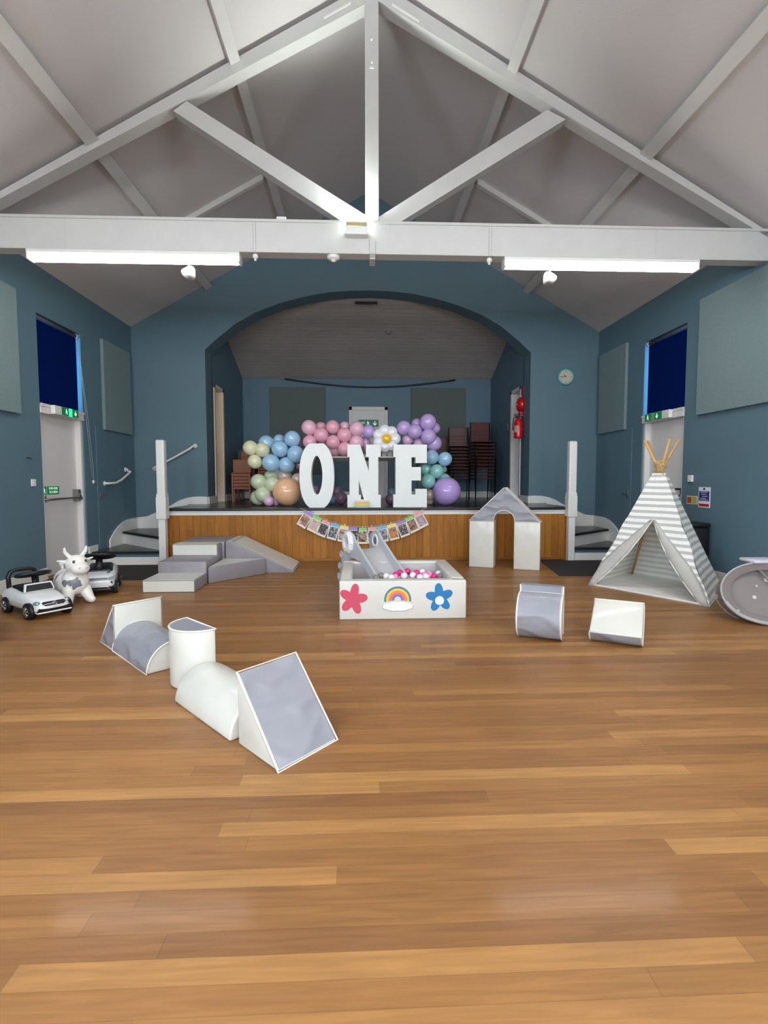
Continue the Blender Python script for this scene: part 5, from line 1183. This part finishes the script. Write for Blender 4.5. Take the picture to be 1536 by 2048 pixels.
bm = B(); sweep(bm, [(.325, -.13, .070), (.335, -.10, .105), (.340, -.05, .108), (.340, .05, .108), (.335, .10, .105), (.325, .13, .070)], .006, 6); obj('bumper_trim', bm, mat('trim_silver', (190, 184, 186), .3, metal=.5), t, True)
bm = B(); cyl(bm, (.07, 0, .27), (-.02, 0, .40), .045, .032, 12); obj('steering_column', bm, TB, t, True)
bm = B(); Mr = Matrix.Translation((-.03, 0, .43)) @ Matrix.Rotation(-.45, 4, 'Y')
sweep(bm, [Mr @ Vector((math.cos(a)*.09, math.sin(a)*.15, 0)) for a in [2*PI*i/24 for i in range(24)]], .018, 8, True); box(bm, -.03, .03, -.14, .14, -.012, .012, .005, 1, Mr); box(bm, -.05, .05, -.055, .055, -.016, .02, .01, 1, Mr); obj('steering_wheel', bm, TB, t, True)
t.location = (-2.93, 6.0, 0); t.rotation_euler = (0, 0, math.radians(-70)); t.scale = (1.0, 1.02, .88)

# ================================================================= BOUNCY COW
t = thing('bouncy_cow', 'white inflatable bouncy cow with grey patches between the two toy cars', 'toy animal')
bm = B(); UVS = lambda c, r, sc=(1, 1, 1), M=None: sph(bm, c, r, sc, 24, M)
def blob(p0, p1, r0, r1, n=7):
    p0, p1 = Vector(p0), Vector(p1)
    for i in range(n+1): f = i/n; sph(bm, p0.lerp(p1, f), r0+(r1-r0)*f, n=14)
# local frame: x = the way it faces
UVS((-.02, 0, .195), .145, (1.25, 1.05, .97)); UVS((-.13, 0, .215), .125, (1.0, 1.0, 1.0)); UVS((.08, 0, .225), .125, (.9, 1, 1.10))
blob((.10, 0, .27), (.12, 0, .36), .090, .080, 4)
UVS((.130, 0, .408), .103, (1.0, 1.02, .95)); UVS((.205, 0, .372), .080, (1.05, 1.10, .82))
for s in (-1, 1):
    blob((.10, s*.075, .14), (.160, s*.100, .045), .062, .044); sph(bm, (.185, s*.105, .038), .038, (1.2, 1, 1), 14)
    blob((-.13, s*.08, .13), (-.17, s*.12, .045), .062, .044); sph(bm, (-.15, s*.125, .036), .036, (1.2, 1, 1), 14)
    blob((.115, s*.045, .47), (.105, s*.095, .535), .024, .020, 5); blob((.105, s*.095, .535), (.115, s*.100, .575), .020, .014, 4)
    blob((.11, s*.075, .435), (.10, s*.165, .455), .022, .010, 7)
blob((-.22, 0, .27), (-.255, .0, .35), .020, .018, 5); sph(bm, (-.262, 0, .372), .030, (1, 1, 1.2), 14)
COWM = mat('cow_vinyl', (240, 236, 230), .38, coat=.15, sss=.08); N, L, b = nodes(COWM)
tc = N.new('ShaderNodeTexCoord'); nz = N.new('ShaderNodeTexNoise'); nz.inputs['Scale'].default_value = 16; nz.inputs['Detail'].default_value = 1; L.new(tc.outputs['Object'], nz.inputs['Vector'])
acc = None
for c, rx in (((.085, .115, .215), .050), ((.178, -.03, .215), .048), ((.165, -.075, .225), .034), ((.115, -.10, .225), .036), ((-.16, .0, .335), .058), ((-.22, -.09, .26), .050), ((-.22, .09, .25), .050), ((-.06, -.13, .25), .040), ((-.02, .13, .27), .045)):
    vm = N.new('ShaderNodeVectorMath'); vm.operation = 'DISTANCE'; L.new(tc.outputs['Object'], vm.inputs[0]); vm.inputs[1].default_value = c
    v = mth(N, L, 'DIVIDE', vm.outputs['Value'], rx); acc = v if acc is None else mth(N, L, 'MINIMUM', acc, v)
f = mth(N, L, 'LESS_THAN', mth(N, L, 'ADD', acc, mth(N, L, 'MULTIPLY', mth(N, L, 'SUBTRACT', nz.outputs['Fac'], .5), 1.6)), 1.0)
mx = N.new('ShaderNodeMix'); mx.data_type = 'RGBA'; mx.inputs[6].default_value = lin((240, 236, 230)); mx.inputs[7].default_value = lin((128, 130, 140)); L.new(f, mx.inputs[0]); L.new(mx.outputs[2], b.inputs['Base Color'])
cow = obj('body', bm, COWM, t, True)
md = cow.modifiers.new('Remesh', 'REMESH'); md.mode = 'VOXEL'; md.voxel_size = .0065; md.use_smooth_shade = True
md = cow.modifiers.new('Smooth', 'SMOOTH'); md.factor = .6; md.iterations = 10
for s in (-1, 1):
    e = B(); sph(e, (.212, s*.055, .445), .0135, (.6, 1, 1.15), 14); eo = obj('eye', e, BLACK, t, True)
    e = B(); sph(e, (.221, s*.056, .449), .004, n=8); obj('pupil_glint', e, WHITE, eo, True)
    e = B(); sph(e, (.286, s*.032, .388), .012, (.45, 1, .7), 12); obj('nostril', e, mat('nostril_shade', (214, 206, 200), .5), t, True)
e = B(); sweep(e, [(.270, -.050, .345), (.286, -.02, .340), (.289, .0, .339), (.286, .02, .340), (.270, .050, .345)], .004, 6); obj('mouth', e, mat('nostril_shade', (214, 206, 200), .5), t, True)
t.location = (-2.93, 5.44, 0); t.rotation_euler = (0, 0, math.radians(-42)); t.scale = (1.0, 1.0, .98)

bm = B(); q = at(484, 909, 11.2); box(bm, q.x-.09, q.x+.09, 11.14, 11.26, q.z-.12, q.z+.12, .01, 2); cyl(bm, (q.x, 11.2, q.z-.12), (q.x, 11.2, STG), .014); box(bm, q.x-.16, q.x+.16, 11.1, 11.3, STG, STG+.02, .004, 1)
tag(obj('floor_speaker', bm, BLACK), 'small black speaker on a stand behind the pale lime balloons', 'speaker')
